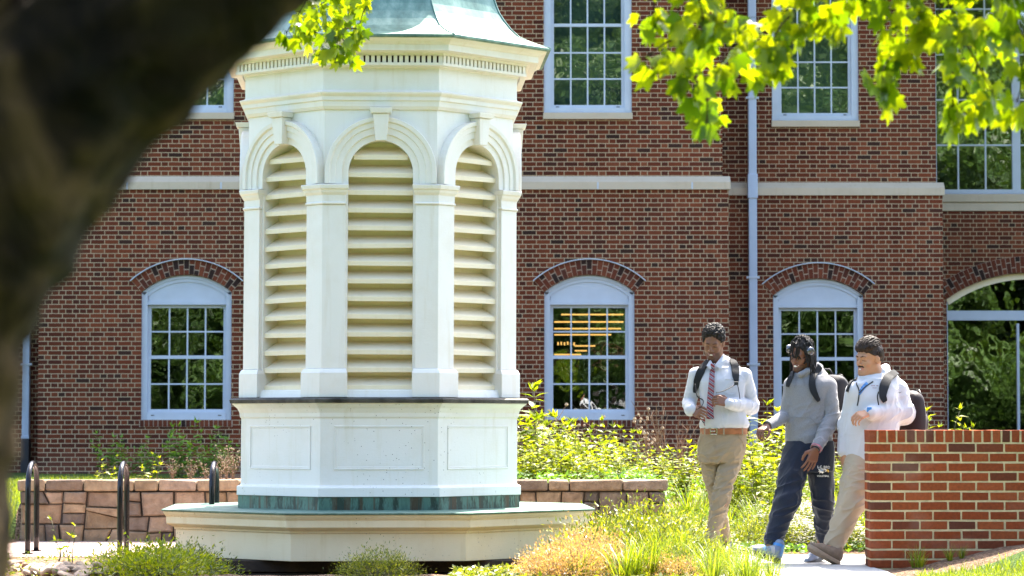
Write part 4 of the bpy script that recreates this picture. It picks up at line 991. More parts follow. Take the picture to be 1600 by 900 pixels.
# ================================================================== TREES
def bark_mat():
    n = NT('bark'); co = n.coord(); f = n.noise(n.mapping(co, (1, 1, .5)), 8, 5, .65, .8); f2 = n.noise(co, 5, 4)
    k = n.ramp(f, [(.38, (.006, .004, .002)), (.50, (.030, .018, .008)), (.62, (.125, .072, .028))])
    k = n.mix(n.math('MULTIPLY', n.ramp(f2, [(.55, 0), (.7, 1)]), .3), k, (.035, .034, .014))
    return n.done(n.bsdf(k, .95, 0, n.bump(f, 1, .03), .2))
M['bark'] = bark_mat()
def bumpy_tube(pts, rad, n=40, amp=.012, seg=60):
    pts = [Vector(p) for p in pts]; L = len(pts)-1; P2, R2 = [], []
    for k in range(seg+1):
        q = k/seg*L; i = min(int(q), L-1); t = q-i
        p0, p1, p2, p3 = pts[max(i-1, 0)], pts[i], pts[i+1], pts[min(i+2, L)]
        P2.append(.5*((2*p1)+(p2-p0)*t+(2*p0-5*p1+4*p2-p3)*t*t+(3*p1-p0-3*p2+p3)*t**3)); R2.append(rad[i]+(rad[i+1]-rad[i])*t)
    m = MB(); m.tube(P2, R2, n)
    out = []
    for idx, v in enumerate(m.v):
        k = idx//n; a = (idx % n)/n*2*PI; r = amp*(math.sin(a*5+k*.21)+.7*math.sin(a*11-k*.5+2)+.6*math.sin(k*.9+a*3)+random.uniform(-.6, .6)); c = P2[min(k, seg)]
        d = Vector(v)-c; out.append(tuple(c+d*(1+r/max(d.length, .01))))
    m.v = out; return m
YT = 3.0
def tp(px, py, Y=YT): return at(px, py, Y)
tree = empty('shade_tree', tuple(tp(-250, 900))); tree.location.z = 0
tag(tree, 'dark close tree trunk on the left, its thick limb arching to the upper right', 'tree')
s = YT/FPX
trunk = [(-190, 1500, 205), (-185, 1100, 200), (-182, 800, 193), (-165, 640, 184), (-120, 480, 167), (-40, 320, 182), (90, 160, 153), (240, 20, 148), (420, -120, 138), (640, -260, 120), (900, -420, 100)]
bumpy_tube([tp(a, b) for a, b, r in trunk], [r*s for a, b, r in trunk], 48, .005, 90).build('trunk', M['bark'], tree, smooth=True)
stem2 = [(-90, 420, 150), (-70, 120, 155), (-50, -100, 150), (-150, -700, 100)]
bumpy_tube([tp(a, b, YT+.05) for a, b, r in stem2], [r*s for a, b, r in stem2], 30, .01, 30).build('limb', M['bark'], tree, smooth=True)
b0 = tp(640, -260); b1 = at(560, -420, 9); b2 = at(520, -160, 13)
m = MB(); m.tube([b0, b0.lerp(b1, .5)+Vector((0, 0, .3)), b1, b1.lerp(b2, .5)+Vector((0, 0, .15)), b2], [.10, .07, .045, .03, .018], 10); m.build('bough', M['bark'], tree, smooth=True)
def hanging(clumps, Y, leaf_px, anchor_fn, parent, name='leaf_spray', dens=1.0, jy=.3):
    P, D, N, S = [], [], [], []; tw = MB(); prev = []
    for cx, cy, r in sorted(clumps, key=lambda q: q[1]):
        c = at(cx, cy, Y+random.uniform(-jy, jy)); rw = r/FPX*Y; A = anchor_fn(c); mid = A.lerp(c, .5)+Vector((random.uniform(-.03, .03), random.uniform(-.05, .05), .04))
        if prev:
            up_ = [q for q in prev if q.z > c.z+.02]
            if up_: nr = min(up_, key=lambda q: (q-c).length); 
            if up_ and (nr-c).length < (A-c).length: A = nr; mid = A.lerp(c, .5)+Vector((random.uniform(-.02, .02), random.uniform(-.03, .03), .02))
        prev.append(c); tw.tube([A, mid, c], [.0035, .003, .002], 5)
        n = int(r*r*PI/(leaf_px*leaf_px*.42)*1.25*dens)+2
        for _ in range(n):
            v = Vector((random.gauss(0, 1), random.gauss(0, 1), random.gauss(0, 1))); v.normalize(); v *= random.random()**.5*rw; v.y *= 1.2
            p = c+v; j = c+v*.35+Vector((0, 0, .02)); tw.tube([j, p], [.0012, .0008], 3, False)
            P.append(p); D.append((v.x/rw*.4+random.gauss(0, .35), random.gauss(0, .35), -.9+random.gauss(0, .35))); N.append((random.gauss(0, .7), random.choice((-1, 1))*random.uniform(.2, 1), random.uniform(-.2, .9))); S.append(leaf_px/FPX*Y*random.uniform(.6, 1.15))
    v, f = leaves(MAPLE, P, D, N, S); link(name, fast_mesh(name, v, f), M['leaf_maple'], parent); tw.build('twig', M['bark'], parent, smooth=True)
hanging([(545, 15, 32), (500, 8, 34), (530, 55, 32), (482, 45, 28), (505, 78, 18), (542, 80, 20), (447, 52, 14), (462, 30, 20), (560, 45, 16), (520, -30, 40), (560, -30, 30), (470, -20, 30), (575, 5, 12)], 13, 25, lambda c: b2.lerp(b1, random.uniform(0, .12)), tree, dens=1.5)
# unseen crown over the camera, added to shade the near trunk
def crown(cx, cy, cz, rx, ry, rz, n, size, rs, gaps=1.0):
    u = rs.normal(size=(n*2, 3)); u /= np.linalg.norm(u, axis=1, keepdims=True); rad = rs.uniform(0, 1, n*2)**.4
    P = u*rad[:, None]*np.array([rx, ry, rz]); q = np.sin(P[:, 0]*2.1/gaps+1)*np.sin(P[:, 1]*1.9/gaps)+np.sin(P[:, 2]*2.6/gaps+P[:, 0])+rs.normal(0, .35, n*2)
    P = P[q > -.25][:n]; k = len(P); P = P+np.array([cx, cy, cz]); D = rs.normal(0, 1, (k, 3))+np.array([0, 0, -.5]); N = rs.normal(0, .7, (k, 3))+np.array([0, 0, 1.])
    return leaves(OVAL, P, D, N, size*rs.uniform(.6, 1.3, k))
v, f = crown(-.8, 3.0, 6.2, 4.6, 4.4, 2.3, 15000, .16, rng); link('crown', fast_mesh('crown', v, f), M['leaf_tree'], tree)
# maple whose twigs hang into the upper right; its trunk stands outside the frame
T2 = empty('maple_tree', (5.6, 9.3, 0)); tag(T2, 'maple with sunlit yellow-green leaves hanging into the upper right of the view', 'tree')
bumpy_tube([(5.6, 9.3, -.2), (5.5, 9.3, 1.2), (5.3, 9.2, 2.6), (5.1, 9.3, 4.2), (5.2, 9.4, 6)], [.26, .2, .17, .13, .06], 20, .008, 30).build('trunk', M['bark'], T2, smooth=True)
YB = 8.8; bg0 = Vector((5.3, 9.2, 2.7)); bg1 = at(1640, -150, YB); bg2 = at(1300, -120, YB); bg3 = at(1010, -60, YB)
m = MB(); m.tube([bg0, bg0.lerp(bg1, .5)+Vector((0, 0, .1)), bg1, bg1.lerp(bg2, .5)+Vector((0, 0, .04)), bg2, bg2.lerp(bg3, .5), bg3], [.08, .06, .04, .03, .022, .015, .008], 10); m.build('bough', M['bark'], T2, smooth=True)
def anch(c):
    t = (c.x-bg3.x)/(bg1.x-bg3.x); t = min(max(t+random.uniform(.0, .08), 0), 1); return bg3.lerp(bg2, t/.46) if t < .46 else bg2.lerp(bg1, (t-.46)/.54)
RC = [(1020, 25, 30), (1010, 88, 20), (1030, 100, 18), (1060, 60, 40), (1100, 30, 45), (1085, 120, 36), (1108, 160, 30), (1105, 192, 12), (1130, 95, 40), (1160, 40, 45), (1200, 75, 34), (1185, 105, 24), (1215, 100, 18), (1240, 20, 40), (1285, 25, 38), (1255, 48, 20), (1330, -5, 26), (1390, 25, 40), (1400, 85, 36), (1375, 125, 28), (1390, 148, 14), (1430, 55, 40), (1465, 25, 50), (1505, 60, 42), (1480, 105, 30), (1490, 165, 30), (1482, 192, 14), (1535, 90, 42), (1555, 150, 28), (1525, 165, 26), (1590, 40, 42), (1598, 105, 34), (1588, 160, 24), (1575, 175, 16)]
RC += [(random.uniform(1000, 1640), random.uniform(-90, -20), 45) for _ in range(22)]
hanging(RC, YB, 38, anch, T2, dens=1.45, jy=.3)
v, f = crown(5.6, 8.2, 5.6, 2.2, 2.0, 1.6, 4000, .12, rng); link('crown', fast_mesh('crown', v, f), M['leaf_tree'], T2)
# trees behind the camera, seen only mirrored in the windows
def back_tree(seed, h):
    rs = np.random.default_rng(seed); root = empty('broadleaf_tree'); pts = [(0, 0, -.2), (.1, 0, h*.3), (-.1, .1, h*.6), (0, 0, h*.9)]
    bumpy_tube(pts, [.22, .17, .11, .04], 14, .006, 16).build('trunk', M['bark'], root, smooth=True)
    parts = [crown(rs.normal(0, 1.2), rs.normal(0, 1.2), h*rs.uniform(.12, .95), 2.2, 2.0, 1.6, 1100, .40, rs, .8) for _ in range(13)]
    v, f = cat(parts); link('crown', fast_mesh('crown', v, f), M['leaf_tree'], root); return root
bt = [back_tree(3, 10), back_tree(8, 8)]
for i, (x, y, s) in enumerate(((-19, -10, 1.1), (-13, -14, 1), (-7, -9, .9), (-1, -16, 1.15), (6, -11, .95), (11, -8, 1), (17, -13, 1.15), (23, -9, 1), (29, -15, 1.2), (-26, -14, 1.2), (3, -24, 1.5), (-16, -25, 1.5), (20, -26, 1.5), (-8, -30, 1.9), (11, -31, 1.9), (-25, -32, 1.9), (29, -32, 1.9), (38, -20, 1.6), (-36, -20, 1.6), (-2, -36, 2.1), (19, -38, 2.1), (-17, -38, 2.1), (-30, -42, 2.4), (-11, -43, 2.4), (-4, -44, 2.5), (6, -42, 2.4), (14, -44, 2.5), (27, -42, 2.4), (-22, -44, 2.4), (36, -40, 2.3), (10, -20, 1.4), (-10, -20, 1.4), (24, -17, 1.4))):
    put(bt[i % 2], used, x, y, s, label='broadleaf tree seen only as a green reflection in the windows', cat_='tree', group='trees reflected in the windows')
# ================================================================== PEOPLE (signed-distance modelling, meshed with surface nets)
class Sdf:
    def __init__(s): s.p = []; s.cuts = []
    def cone(s, a, b, ra, rb, k=.015, sub=False, sq=None, f=1.0):
        s.p.append(('c', np.array(a, float), np.array(b, float), ra, rb, k, sub, None if sq is None else np.array(sq, float), f)); return s
    def path(s, pts, rad, k=.012, **kw):
        for i in range(len(pts)-1): s.cone(pts[i], pts[i+1], rad[i], rad[i+1], k, **kw)
        return s
    def ell(s, c, r, M3=None, k=.015, sub=False):
        s.p.append(('e', np.array(c, float), np.array(r, float), np.eye(3) if M3 is None else np.array(M3, float), k, sub)); return s
    def loft(s, keys, k=.02, pw=2.3):
        """keys: (z, cx, cy, a, b) from low to high"""
        s.p.append(('l', np.array(keys, float), k, pw)); return s
    def cut(s, p, n): s.cuts.append((np.array(p, float), np.array(n, float))); return s   # removes the side n points to
    def bounds(s):
        lo, hi = [], []
        for q in s.p:
            if q[0] == 'c':
                if q[6]: continue
                r = max(q[3], q[4]); lo.append(np.minimum(q[1], q[2])-r); hi.append(np.maximum(q[1], q[2])+r)
            elif q[0] == 'e':
                if q[5]: continue
                e = np.abs(q[3]).T @ q[2]; e = np.full(3, q[2].max()); lo.append(q[1]-e); hi.append(q[1]+e)
            else:
                K = q[1]; lo.append(np.array([(K[:, 1]-K[:, 3]).min(), (K[:, 2]-K[:, 4]).min(), K[0, 0]-.05])); hi.append(np.array([(K[:, 1]+K[:, 3]).max(), (K[:, 2]+K[:, 4]).max(), K[-1, 0]+.05]))
        return np.min(lo, 0)-.03, np.max(hi, 0)+.03
    def mesh(s, h, name='m', extra=None, smooth=2):
        lo, hi = s.bounds(); n = np.ceil((hi-lo)/h).astype(int)+1
        ax = [lo[i]+h*np.arange(n[i]) for i in range(3)]; Fd = np.full(n, 1.0, dtype=np.float32)
        def local(l, u):
            i0 = np.maximum(np.floor((l-lo)/h).astype(int), 0); i1 = np.minimum(np.ceil((u-lo)/h).astype(int)+1, n)
            sl = tuple(slice(a, b) for a, b in zip(i0, i1)); G = np.meshgrid(*[ax[i][sl[i]] for i in range(3)], indexing='ij'); return sl, G
        for q in s.p:
            if q[0] == 'c':
                _, a, b, ra, rb, k, sub, sq, fsq = q; r = max(ra, rb)+k+3*h
                sl, G = local(np.minimum(a, b)-r, np.maximum(a, b)+r); P = np.stack(G, -1)-a; ab = b-a
                if sq is not None:   # flattened along sq by fsq
                    P = P+(1/fsq-1)*(P@sq)[..., None]*sq; ab = ab+(1/fsq-1)*(ab@sq)*sq
                t = np.clip((P@ab)/max(ab@ab, 1e-9), 0, 1); d = np.linalg.norm(P-t[..., None]*ab, axis=-1)-(ra+(rb-ra)*t)
                if fsq < 1: d = d*.8
            elif q[0] == 'e':
                _, c, r3, M3, k, sub = q; r = r3.max()+k+3*h; sl, G = local(c-r, c+r); P = (np.stack(G, -1)-c)@M3
                k0 = np.linalg.norm(P/r3, axis=-1); k1 = np.linalg.norm(P/(r3*r3), axis=-1)+1e-9; d = k0*(k0-1)/k1
            else:
                _, K, k, pw = q; sub = False; l = np.array([(K[:, 1]-K[:, 3]).min(), (K[:, 2]-K[:, 4]).min(), K[0, 0]])-k-3*h; u = np.array([(K[:, 1]+K[:, 3]).max(), (K[:, 2]+K[:, 4]).max(), K[-1, 0]])+k+3*h
                sl, G = local(l, u); z = G[2]; zz = np.clip(z, K[0, 0], K[-1, 0])
                def ip(c):
                    # smooth (cubic) interpolation of the keys
                    zs = K[:, 0]; v = K[:, c]; fine = np.linspace(zs[0], zs[-1], 200); lin = np.interp(fine, zs, v); kern = np.ones(13)/13; pad = np.pad(lin, 6, mode='edge'); sm = np.convolve(pad, kern, 'valid'); return np.interp(zz, fine, sm)
                cx, cy, a, b = ip(1), ip(2), ip(3), ip(4); e = (np.abs((G[0]-cx)/a)**pw+np.abs((G[1]-cy)/b)**pw)**(1/pw); d = (e-1)*np.minimum(a, b)
                d = np.maximum(d, np.maximum(K[0, 0]-z, z-K[-1, 0]))
            f = Fd[sl]
            if sub: d = -d; hh = np.clip(k-np.abs(f-d), 0, None)/k; Fd[sl] = np.maximum(f, d)+hh*hh*k/4
            else: hh = np.clip(k-np.abs(f-d), 0, None)/k; Fd[sl] = np.minimum(f, d)-hh*hh*k/4
        for p, nn in s.cuts:
            G = np.meshgrid(*ax, indexing='ij', sparse=True); d = (G[0]-p[0])*nn[0]+(G[1]-p[1])*nn[1]+(G[2]-p[2])*nn[2]; Fd = np.maximum(Fd, d.astype(np.float32))
        if extra: Fd = extra(Fd, ax)
        return nets(Fd, lo, h, smooth)
def nets(Fd, lo, h, smooth=2):
    n = Fd.shape; neg = Fd < 0
    c = [neg[dx:n[0]-1+dx, dy:n[1]-1+dy, dz:n[2]-1+dz] for dx in (0, 1) for dy in (0, 1) for dz in (0, 1)]
    cnt = sum(a.astype(np.int8) for a in c); act = (cnt > 0) & (cnt < 8); idx = np.argwhere(act); vid = np.full(act.shape, -1, np.int64); vid[act] = np.arange(len(idx))
    offs = [(dx, dy, dz) for dx in (0, 1) for dy in (0, 1) for dz in (0, 1)]; val = np.stack([Fd[idx[:, 0]+a, idx[:, 1]+b, idx[:, 2]+e] for a, b, e in offs], 1)
    acc = np.zeros((len(idx), 3)); num = np.zeros(len(idx))
    for i in range(8):
        for j in range(i+1, 8):
            d = np.array(offs[j])-np.array(offs[i])
            if np.abs(d).sum() != 1: continue
            a, b = val[:, i], val[:, j]; m = (a < 0) != (b < 0); t = np.where(m, a/(a-b+1e-12*(a == b)), 0)
            acc += m[:, None]*(np.array(offs[i])+t[:, None]*d); num += m
    V = lo+h*(idx+acc/num[:, None]); Fs = []
    for ax_ in range(3):
        u, v = [(1, 2), (2, 0), (0, 1)][ax_]; sl0 = [slice(None)]*3; sl1 = [slice(None)]*3; sl0[ax_] = slice(0, -1); sl1[ax_] = slice(1, None)
        A = neg[tuple(sl0)]; B = neg[tuple(sl1)]; ch = np.argwhere(A != B)
        ok = (ch[:, u] > 0) & (ch[:, v] > 0) & (ch[:, u] < n[u]-1) & (ch[:, v] < n[v]-1); ch = ch[ok]
        q = []
        for du, dv in ((-1, -1), (0, -1), (0, 0), (-1, 0)):
            e = ch.copy(); e[:, u] += du; e[:, v] += dv; q.append(vid[e[:, 0], e[:, 1], e[:, 2]])
        q = np.stack(q, 1); flip = ~A[ch[:, 0], ch[:, 1], ch[:, 2]]; q[flip] = q[flip][:, ::-1]; Fs.append(q)
    Fs = np.concatenate(Fs); Fs = Fs[(Fs >= 0).all(1)]
    for _ in range(smooth):   # light relaxation
        acc = np.zeros_like(V); cnt = np.zeros(len(V))
        for a in range(4):
            i, j = Fs[:, a], Fs[:, (a+1) % 4]
            for x in range(3): acc[:, x] += np.bincount(i, V[j, x], len(V))+np.bincount(j, V[i, x], len(V))
            cnt += np.bincount(i, minlength=len(V))+np.bincount(j, minlength=len(V))
        V = V*.5+.5*acc/np.maximum(cnt, 1)[:, None]
    return V, Fs
def vnoise(P, seed=0):
    """3-D value noise, numpy"""
    i = np.floor(P).astype(np.int64); f = P-i; f = f*f*(3-2*f); out = 0
    for dx in (0, 1):
        for dy in (0, 1):
            for dz in (0, 1):
                hsh = ((i[:, 0]+dx)*73856093 ^ (i[:, 1]+dy)*19349663 ^ (i[:, 2]+dz)*83492791 ^ seed*2654435) & 0xffffff
                r = ((hsh*1103515245+12345) & 0x7fffffff)/0x7fffffff
                out = out+r*np.where(dx, f[:, 0], 1-f[:, 0])*np.where(dy, f[:, 1], 1-f[:, 1])*np.where(dz, f[:, 2], 1-f[:, 2])
    return out
def normals(V, Fs):
    n = np.cross(V[Fs[:, 2]]-V[Fs[:, 0]], V[Fs[:, 3]]-V[Fs[:, 1]]); N = np.zeros_like(V)
    for a in range(4):
        for x in range(3): N[:, x] += np.bincount(Fs[:, a], n[:, x], len(V))
    return N/(np.linalg.norm(N, axis=1, keepdims=True)+1e-12)
def crease(V, Fs, folds, seed):
    """folds: (centre, radius, direction of the fold lines, wavelength, depth)"""
    N = normals(V, Fs); D = np.zeros(len(V))
    for k, (c, r, d, wl, amp) in enumerate(folds):
        d = np.array(d, float); d /= np.linalg.norm(d); Q = V-np.array(c, float); al = Q@d; per = Q-al[:, None]*d
        wgt = np.exp(-(np.linalg.norm(Q, axis=1)/r)**2*1.6) if r else np.ones(len(V))
        a = vnoise(np.concatenate([per/wl], 1)+al[:, None]*d*.22/wl+17*k, seed+k); rd = 1-np.abs(2*a-1)
        D += wgt*amp*.6*(rd**3*1.8-.45)
    return V+N*D[:, None]
def mk(name, sdf, h, mat, parent, folds=None, seed=1, smooth=2, col=None, extra=None):
    V, Fs = sdf.mesh(h, smooth=smooth, extra=extra)
    if folds: V = crease(V, Fs, folds, seed)
    c = col(V) if col else None
    return link(name, fast_mesh(name, V, Fs, True, c), mat, parent)
def lerp(a, b, t): return Vector(a)*(1-t)+Vector(b)*t
def rotm(yaw, pitch, roll):
    """local head axes: x = his left, y = forward (nose), z = up. yaw 0 faces the camera (-Y); positive yaw turns the face to picture left"""
    B = Matrix(((1, 0, 0), (0, -1, 0), (0, 0, 1))).to_3x3()
    base = Matrix.Rotation(PI, 3, 'Z')            # nose to -Y
    return Matrix.Rotation(-yaw, 3, 'Z') @ base @ Matrix.Rotation(roll, 3, 'Y') @ Matrix.Rotation(-pitch, 3, 'X')
class Head:
    def __init__(s, c, yaw, pitch, roll, scale=1.0, wide=1.0): s.c = Vector(c); s.R = rotm(yaw, pitch, roll); s.k = scale; s.w = wide
    def P(s, x, y, z): return np.array(s.c+s.R @ (Vector((x*s.w, y, z))*s.k))
    def M3(s): return np.array(s.R)
    def build(s, f, neck_to, neck_r=.058, smile=0):
        k = s.k; P = s.P; M3 = s.M3(); W = s.w
        f.ell(P(0, -.014, .03), np.array((.076*W, .094, .086))*k, M3, .01)
        f.ell(P(0, .018, -.03), np.array((.060*W, .066, .078))*k, M3, .025)
        f.cone(P(-.05, -.005, -.055), P(-.016, .066, -.094), .017*k, .017*k, .03); f.cone(P(.05, -.005, -.055), P(.016, .066, -.094), .017*k, .017*k, .03)
        f.cone(P(-.012, .068, -.098), P(.012, .068, -.098), .018*k, .018*k, .02)
        f.cone(P(-.034, .074, .024), P(.034, .074, .024), .012*k, .012*k, .02)
        f.ell(P(-.036, .056, -.024), np.array((.022, .02, .024))*k, M3, .02); f.ell(P(.036, .056, -.024), np.array((.022, .02, .024))*k, M3, .02)
        f.ell(P(-.031, .088, .004), np.array((.017, .012, .011))*k, M3, .012, True); f.ell(P(.031, .088, .004), np.array((.017, .012, .011))*k, M3, .012, True)
        f.ell(P(-.031, .070, .005), np.array((.014, .0125, .0115))*k, M3, .004); f.ell(P(.031, .070, .005), np.array((.014, .0125, .0115))*k, M3, .004)
        f.cone(P(0, .080, .016), P(0, .103, -.022), .007*k, .0105*k, .010); f.cone(P(-.012, .088, -.029), P(.012, .088, -.029), .0085*k, .0085*k, .008)
        sm = .005*smile
        f.path([P(-.026-sm, .070, -.052+sm), P(-.012, .084, -.055), P(.012, .084, -.055), P(.026+sm, .070, -.052+sm)], [.005*k, .0075*k, .0075*k, .005*k], .006)
        f.path([P(-.022-sm, .070, -.066+sm), P(-.010, .082, -.074-sm), P(.010, .082, -.074-sm), P(.022+sm, .070, -.066+sm)], [.005*k, .008*k, .008*k, .005*k], .006)
        for sx in (-1, 1):
            f.ell(P(sx*.079, -.006, -.002), np.array((.009, .019, .032))*k, M3 @ np.array(Matrix.Rotation(sx*.35, 3, 'Z')), .006)
            f.ell(P(sx*.088, .002, 0), np.array((.006, .009, .018))*k, M3, .004, True)
        nt = np.array(neck_to); a = P(0, -.022, -.05); f.cone(a, nt, neck_r, neck_r*1.08, .03)
    def face_col(s, V, skin, lip, smile=0, stubble=None):
        """albedo of skin, lips, brows' root, teeth and stubble in the head's own frame"""
        L = (V-np.array(s.c))@np.array(s.R)/s.k; L[:, 0] /= s.w; c = np.tile(np.array(skin, float), (len(V), 1))
        def blend(m, colr):
            nonlocal c
            m = np.clip(m, 0, 1)[:, None]; c = c*(1-m)+np.array(colr)*m
        x, y, z = L.T; fr = np.clip((y-.04)/.01, 0, 1)
        if stubble: blend(.6*fr*np.clip((-.045-z)/.01, 0, 1)*np.clip((z+.16)/.01, 0, 1), stubble)
        curve = -.0605+.9*x*x*(4+8*smile)*.35
        blend(fr*np.clip((.013-np.abs(z-curve))/.003, 0, 1)*np.clip((.029+.006*smile-np.abs(x))/.004, 0, 1)*(y > .055), lip)
        for sx in (-1, 1):   # closed-ish eyes: lash line
            blend(fr*.9*np.clip((.0035-np.abs(z+.001+.12*(np.abs(x)-.031)))/.002, 0, 1)*np.clip((.016-np.abs(x-sx*.031))/.003, 0, 1), (.02, .012, .01))
        return c
    def extras(s, parent, hairc, smile=0, teeth=True, brow=.0035):
        m = MB()
        for sx in (-1, 1): m.tube([Vector(s.P(sx*.012, .0885, .0255)), Vector(s.P(sx*.030, .0885, .0315)), Vector(s.P(sx*.050, .0735, .026))], [brow, brow*1.1, brow*.4], 6, flat=.7)
        m.build('eyebrows', hairc, parent, smooth=True)
        if teeth:
            m = MB(); q = []
            for i in range(9):
                u = -1+2*i/8; x = u*(.022+.005*smile); y = .0935-.014*u*u; zc_ = -.0605+.004*smile*u*u*1.6; hh = (.003+.004*smile)*(1-u*u*.75); q.append((x, y, zc_, hh))
            top = [Vector(s.P(x, y, z+hh)) for x, y, z, hh in q]; bot = [Vector(s.P(x, y, z-hh)) for x, y, z, hh in q]; bk = [Vector(s.P(x, y-.01, z)) for x, y, z, hh in q]
            m.loft([[a, b, c] for a, b, c in zip(top, bot, bk)]); m.build('teeth', M['teeth'], parent)
def hand(f, wrist, dirv, palm, side, curl=.4, k=1.0, spread=.12, thumb=.5, curls=None):
    """dirv towards the fingertips, palm = the way the palm faces, side = towards the thumb"""
    w_ = Vector(wrist); d = Vector(dirv).normalized(); p = Vector(palm); p = (p-d*p.dot(d)).normalized(); s = d.cross(p).normalized()
    if s.dot(Vector(side)) < 0: s = -s
    tips = []
    for i, (lat, L, r) in enumerate(((.030, (.041, .025, .021), .0088), (.010, (.045, .029, .022), .009), (-.010, (.042, .027, .022), .0086), (-.029, (.033, .021, .019), .0078))):
        kn = w_+d*(.088-.003*abs(i-1)**1.5)*k+s*lat*k; f.cone(w_+d*.012*k+s*lat*.55*k, kn, .0145*k, .0115*k, .012)
        q = kn; a = 0; c = (curls[i] if curls else curl)
        for j, l in enumerate(L):
            a += c*(1.0, 1.15, .8)[j]; v = (d*math.cos(a)+p*math.sin(a)); v = (v+s*spread*(lat/.03)*math.cos(a)).normalized(); q2 = q+v*l*k
            f.cone(q, q2, r*k*(1-.08*j), r*k*(.94-.09*j), .003); q = q2
        tips.append(q)
    b = w_+d*.022*k+s*.024*k; t1 = b+(d*.55+s*.62+p*.42*thumb*2).normalized()*.044*k; t2 = t1+(d*.85+s*.15+p*.5*thumb*2).normalized()*.032*k; t3 = t2+(d*.9-s*.1+p*.5*thumb*2).normalized()*.026*k
    f.cone(w_+d*.015*k+s*.012*k, t1, .016*k, .0125*k, .01); f.cone(t1, t2, .0112*k, .0102*k, .004); f.cone(t2, t3, .0102*k, .0085*k, .003)
    return tips
def ring_on(path_pt, axis, r0, w_, name, mat, parent, flat=1.0, th=.003, n=24):
    """a band around a limb"""
    ax = Vector(axis).normalized(); a = ax.cross(Vector((0, 1, 0))).normalized(); b = ax.cross(a); c = Vector(path_pt); m = MB(); rings = []
    for (off, rr) in ((-w_/2, r0), (-w_/2, r0+th), (w_/2, r0+th), (w_/2, r0)): rings.append([c+ax*off+a*math.cos(2*PI*k/n)*rr+b*math.sin(2*PI*k/n)*rr*flat for k in range(n)])
    rings.append(rings[0]); m.loft(rings, True, False, False); return m.build(name, mat, parent, smooth=True, sharp=40)
def strip(bvh, pts, width, th, name, mat, parent, off=.004, dirv=(0, -1, 0), smooth=True):
    """webbing laid on a surface: points are projected along -dirv"""
    d = Vector(dirv).normalized(); m = MB(); rings = []; P = []
    for p in pts:
        h = bvh.ray_cast(Vector(p)+d*.6, -d); q = (h[0] if h[0] is not None else Vector(p)); nn = h[1] if h[0] is not None else d
        if nn.dot(d) < 0: nn = -nn
        P.append((q, nn))
    for i, (q, nn) in enumerate(P):
        t = (P[min(i+1, len(P)-1)][0]-P[max(i-1, 0)][0]).normalized(); s_ = t.cross(nn).normalized(); nn2 = s_.cross(t).normalized()
        if nn2.dot(nn) < 0: nn2 = -nn2
        wv = width[i] if hasattr(width, '__len__') else width; a = q+nn2*off
        rings.append([a-s_*wv/2, a-s_*wv/2+nn2*th, a+s_*wv/2+nn2*th, a+s_*wv/2])
    m.loft(rings); return m.build(name, mat, parent, smooth=True, sharp=45)
def bvh_of(*obs):
    vs, fs = [], []
    for o in obs:
        b = len(vs); vs += [v.co.copy() for v in o.data.vertices]; fs += [tuple(i+b for i in p.vertices) for p in o.data.polygons]
    return BVHTree.FromPolygons(vs, fs)
def dense(pts, n=20):
    pts = [Vector(p) for p in pts]; L = len(pts)-1; out = []
    for k in range(n+1):
        q = k/n*L; i = min(int(q), L-1); t = q-i; p0, p1, p2, p3 = pts[max(i-1, 0)], pts[i], pts[i+1], pts[min(i+2, L)]
        out.append(.5*((2*p1)+(p2-p0)*t+(2*p0-5*p1+4*p2-p3)*t*t+(3*p1-p0-3*p2+p3)*t**3))
    return out
def decal_text(bvh, txt, center, w_, h_, mat, parent, dirv, name='lettering', right=(1, 0, 0), tilt=0, bold=.02):
    cu = bpy.data.curves.new('t', 'FONT'); cu.body = txt; cu.align_x = 'CENTER'; cu.align_y = 'CENTER'; cu.offset = bold; cu.resolution_u = 3
    ob = bpy.data.objects.new('t', cu); COL.objects.link(ob); bpy.context.view_layer.update(); dg = bpy.context.evaluated_depsgraph_get()
    me = bpy.data.meshes.new_from_object(ob.evaluated_get(dg)); bpy.data.objects.remove(ob); co = np.array([v.co[:] for v in me.vertices]); mn, mx = co.min(0), co.max(0)
    d = Vector(dirv).normalized(); r = Vector(right); r = (r-d*r.dot(d)).normalized(); u = Vector((0, 0, 1)); u = (u-d*u.dot(d)).normalized(); ca, sa = math.cos(tilt), math.sin(tilt)
    for v in me.vertices:
        x = ((v.co.x-mn[0])/(mx[0]-mn[0])-.5)*w_; y = ((v.co.y-mn[1])/(mx[1]-mn[1])-.5)*h_; x, y = x*ca-y*sa, x*sa+y*ca; p = Vector(center)+r*x+u*y; h = bvh.ray_cast(p+d*.5, -d); v.co = (h[0] if h[0] is not None else p)+d*.004
    me.name = name; return link(name, me, mat, parent)
def decal_poly(bvh, polys, center, mat, parent, dirv, name, right=(1, 0, 0), off=.004):
    d = Vector(dirv).normalized(); r = Vector(right); r = (r-d*r.dot(d)).normalized(); u = Vector((0, 0, 1)); u = (u-d*u.dot(d)).normalized(); m = MB()
    for poly in polys:
        vs = []
        for x, y in poly:
            p = Vector(center)+r*x+u*y; h = bvh.ray_cast(p+d*.5, -d); vs.append((h[0] if h[0] is not None else p)+d*off)
        tris = geometry.tessellate_polygon([vs]); m.add(vs, [tuple(t) for t in tris])
    return m.build(name, mat, parent)
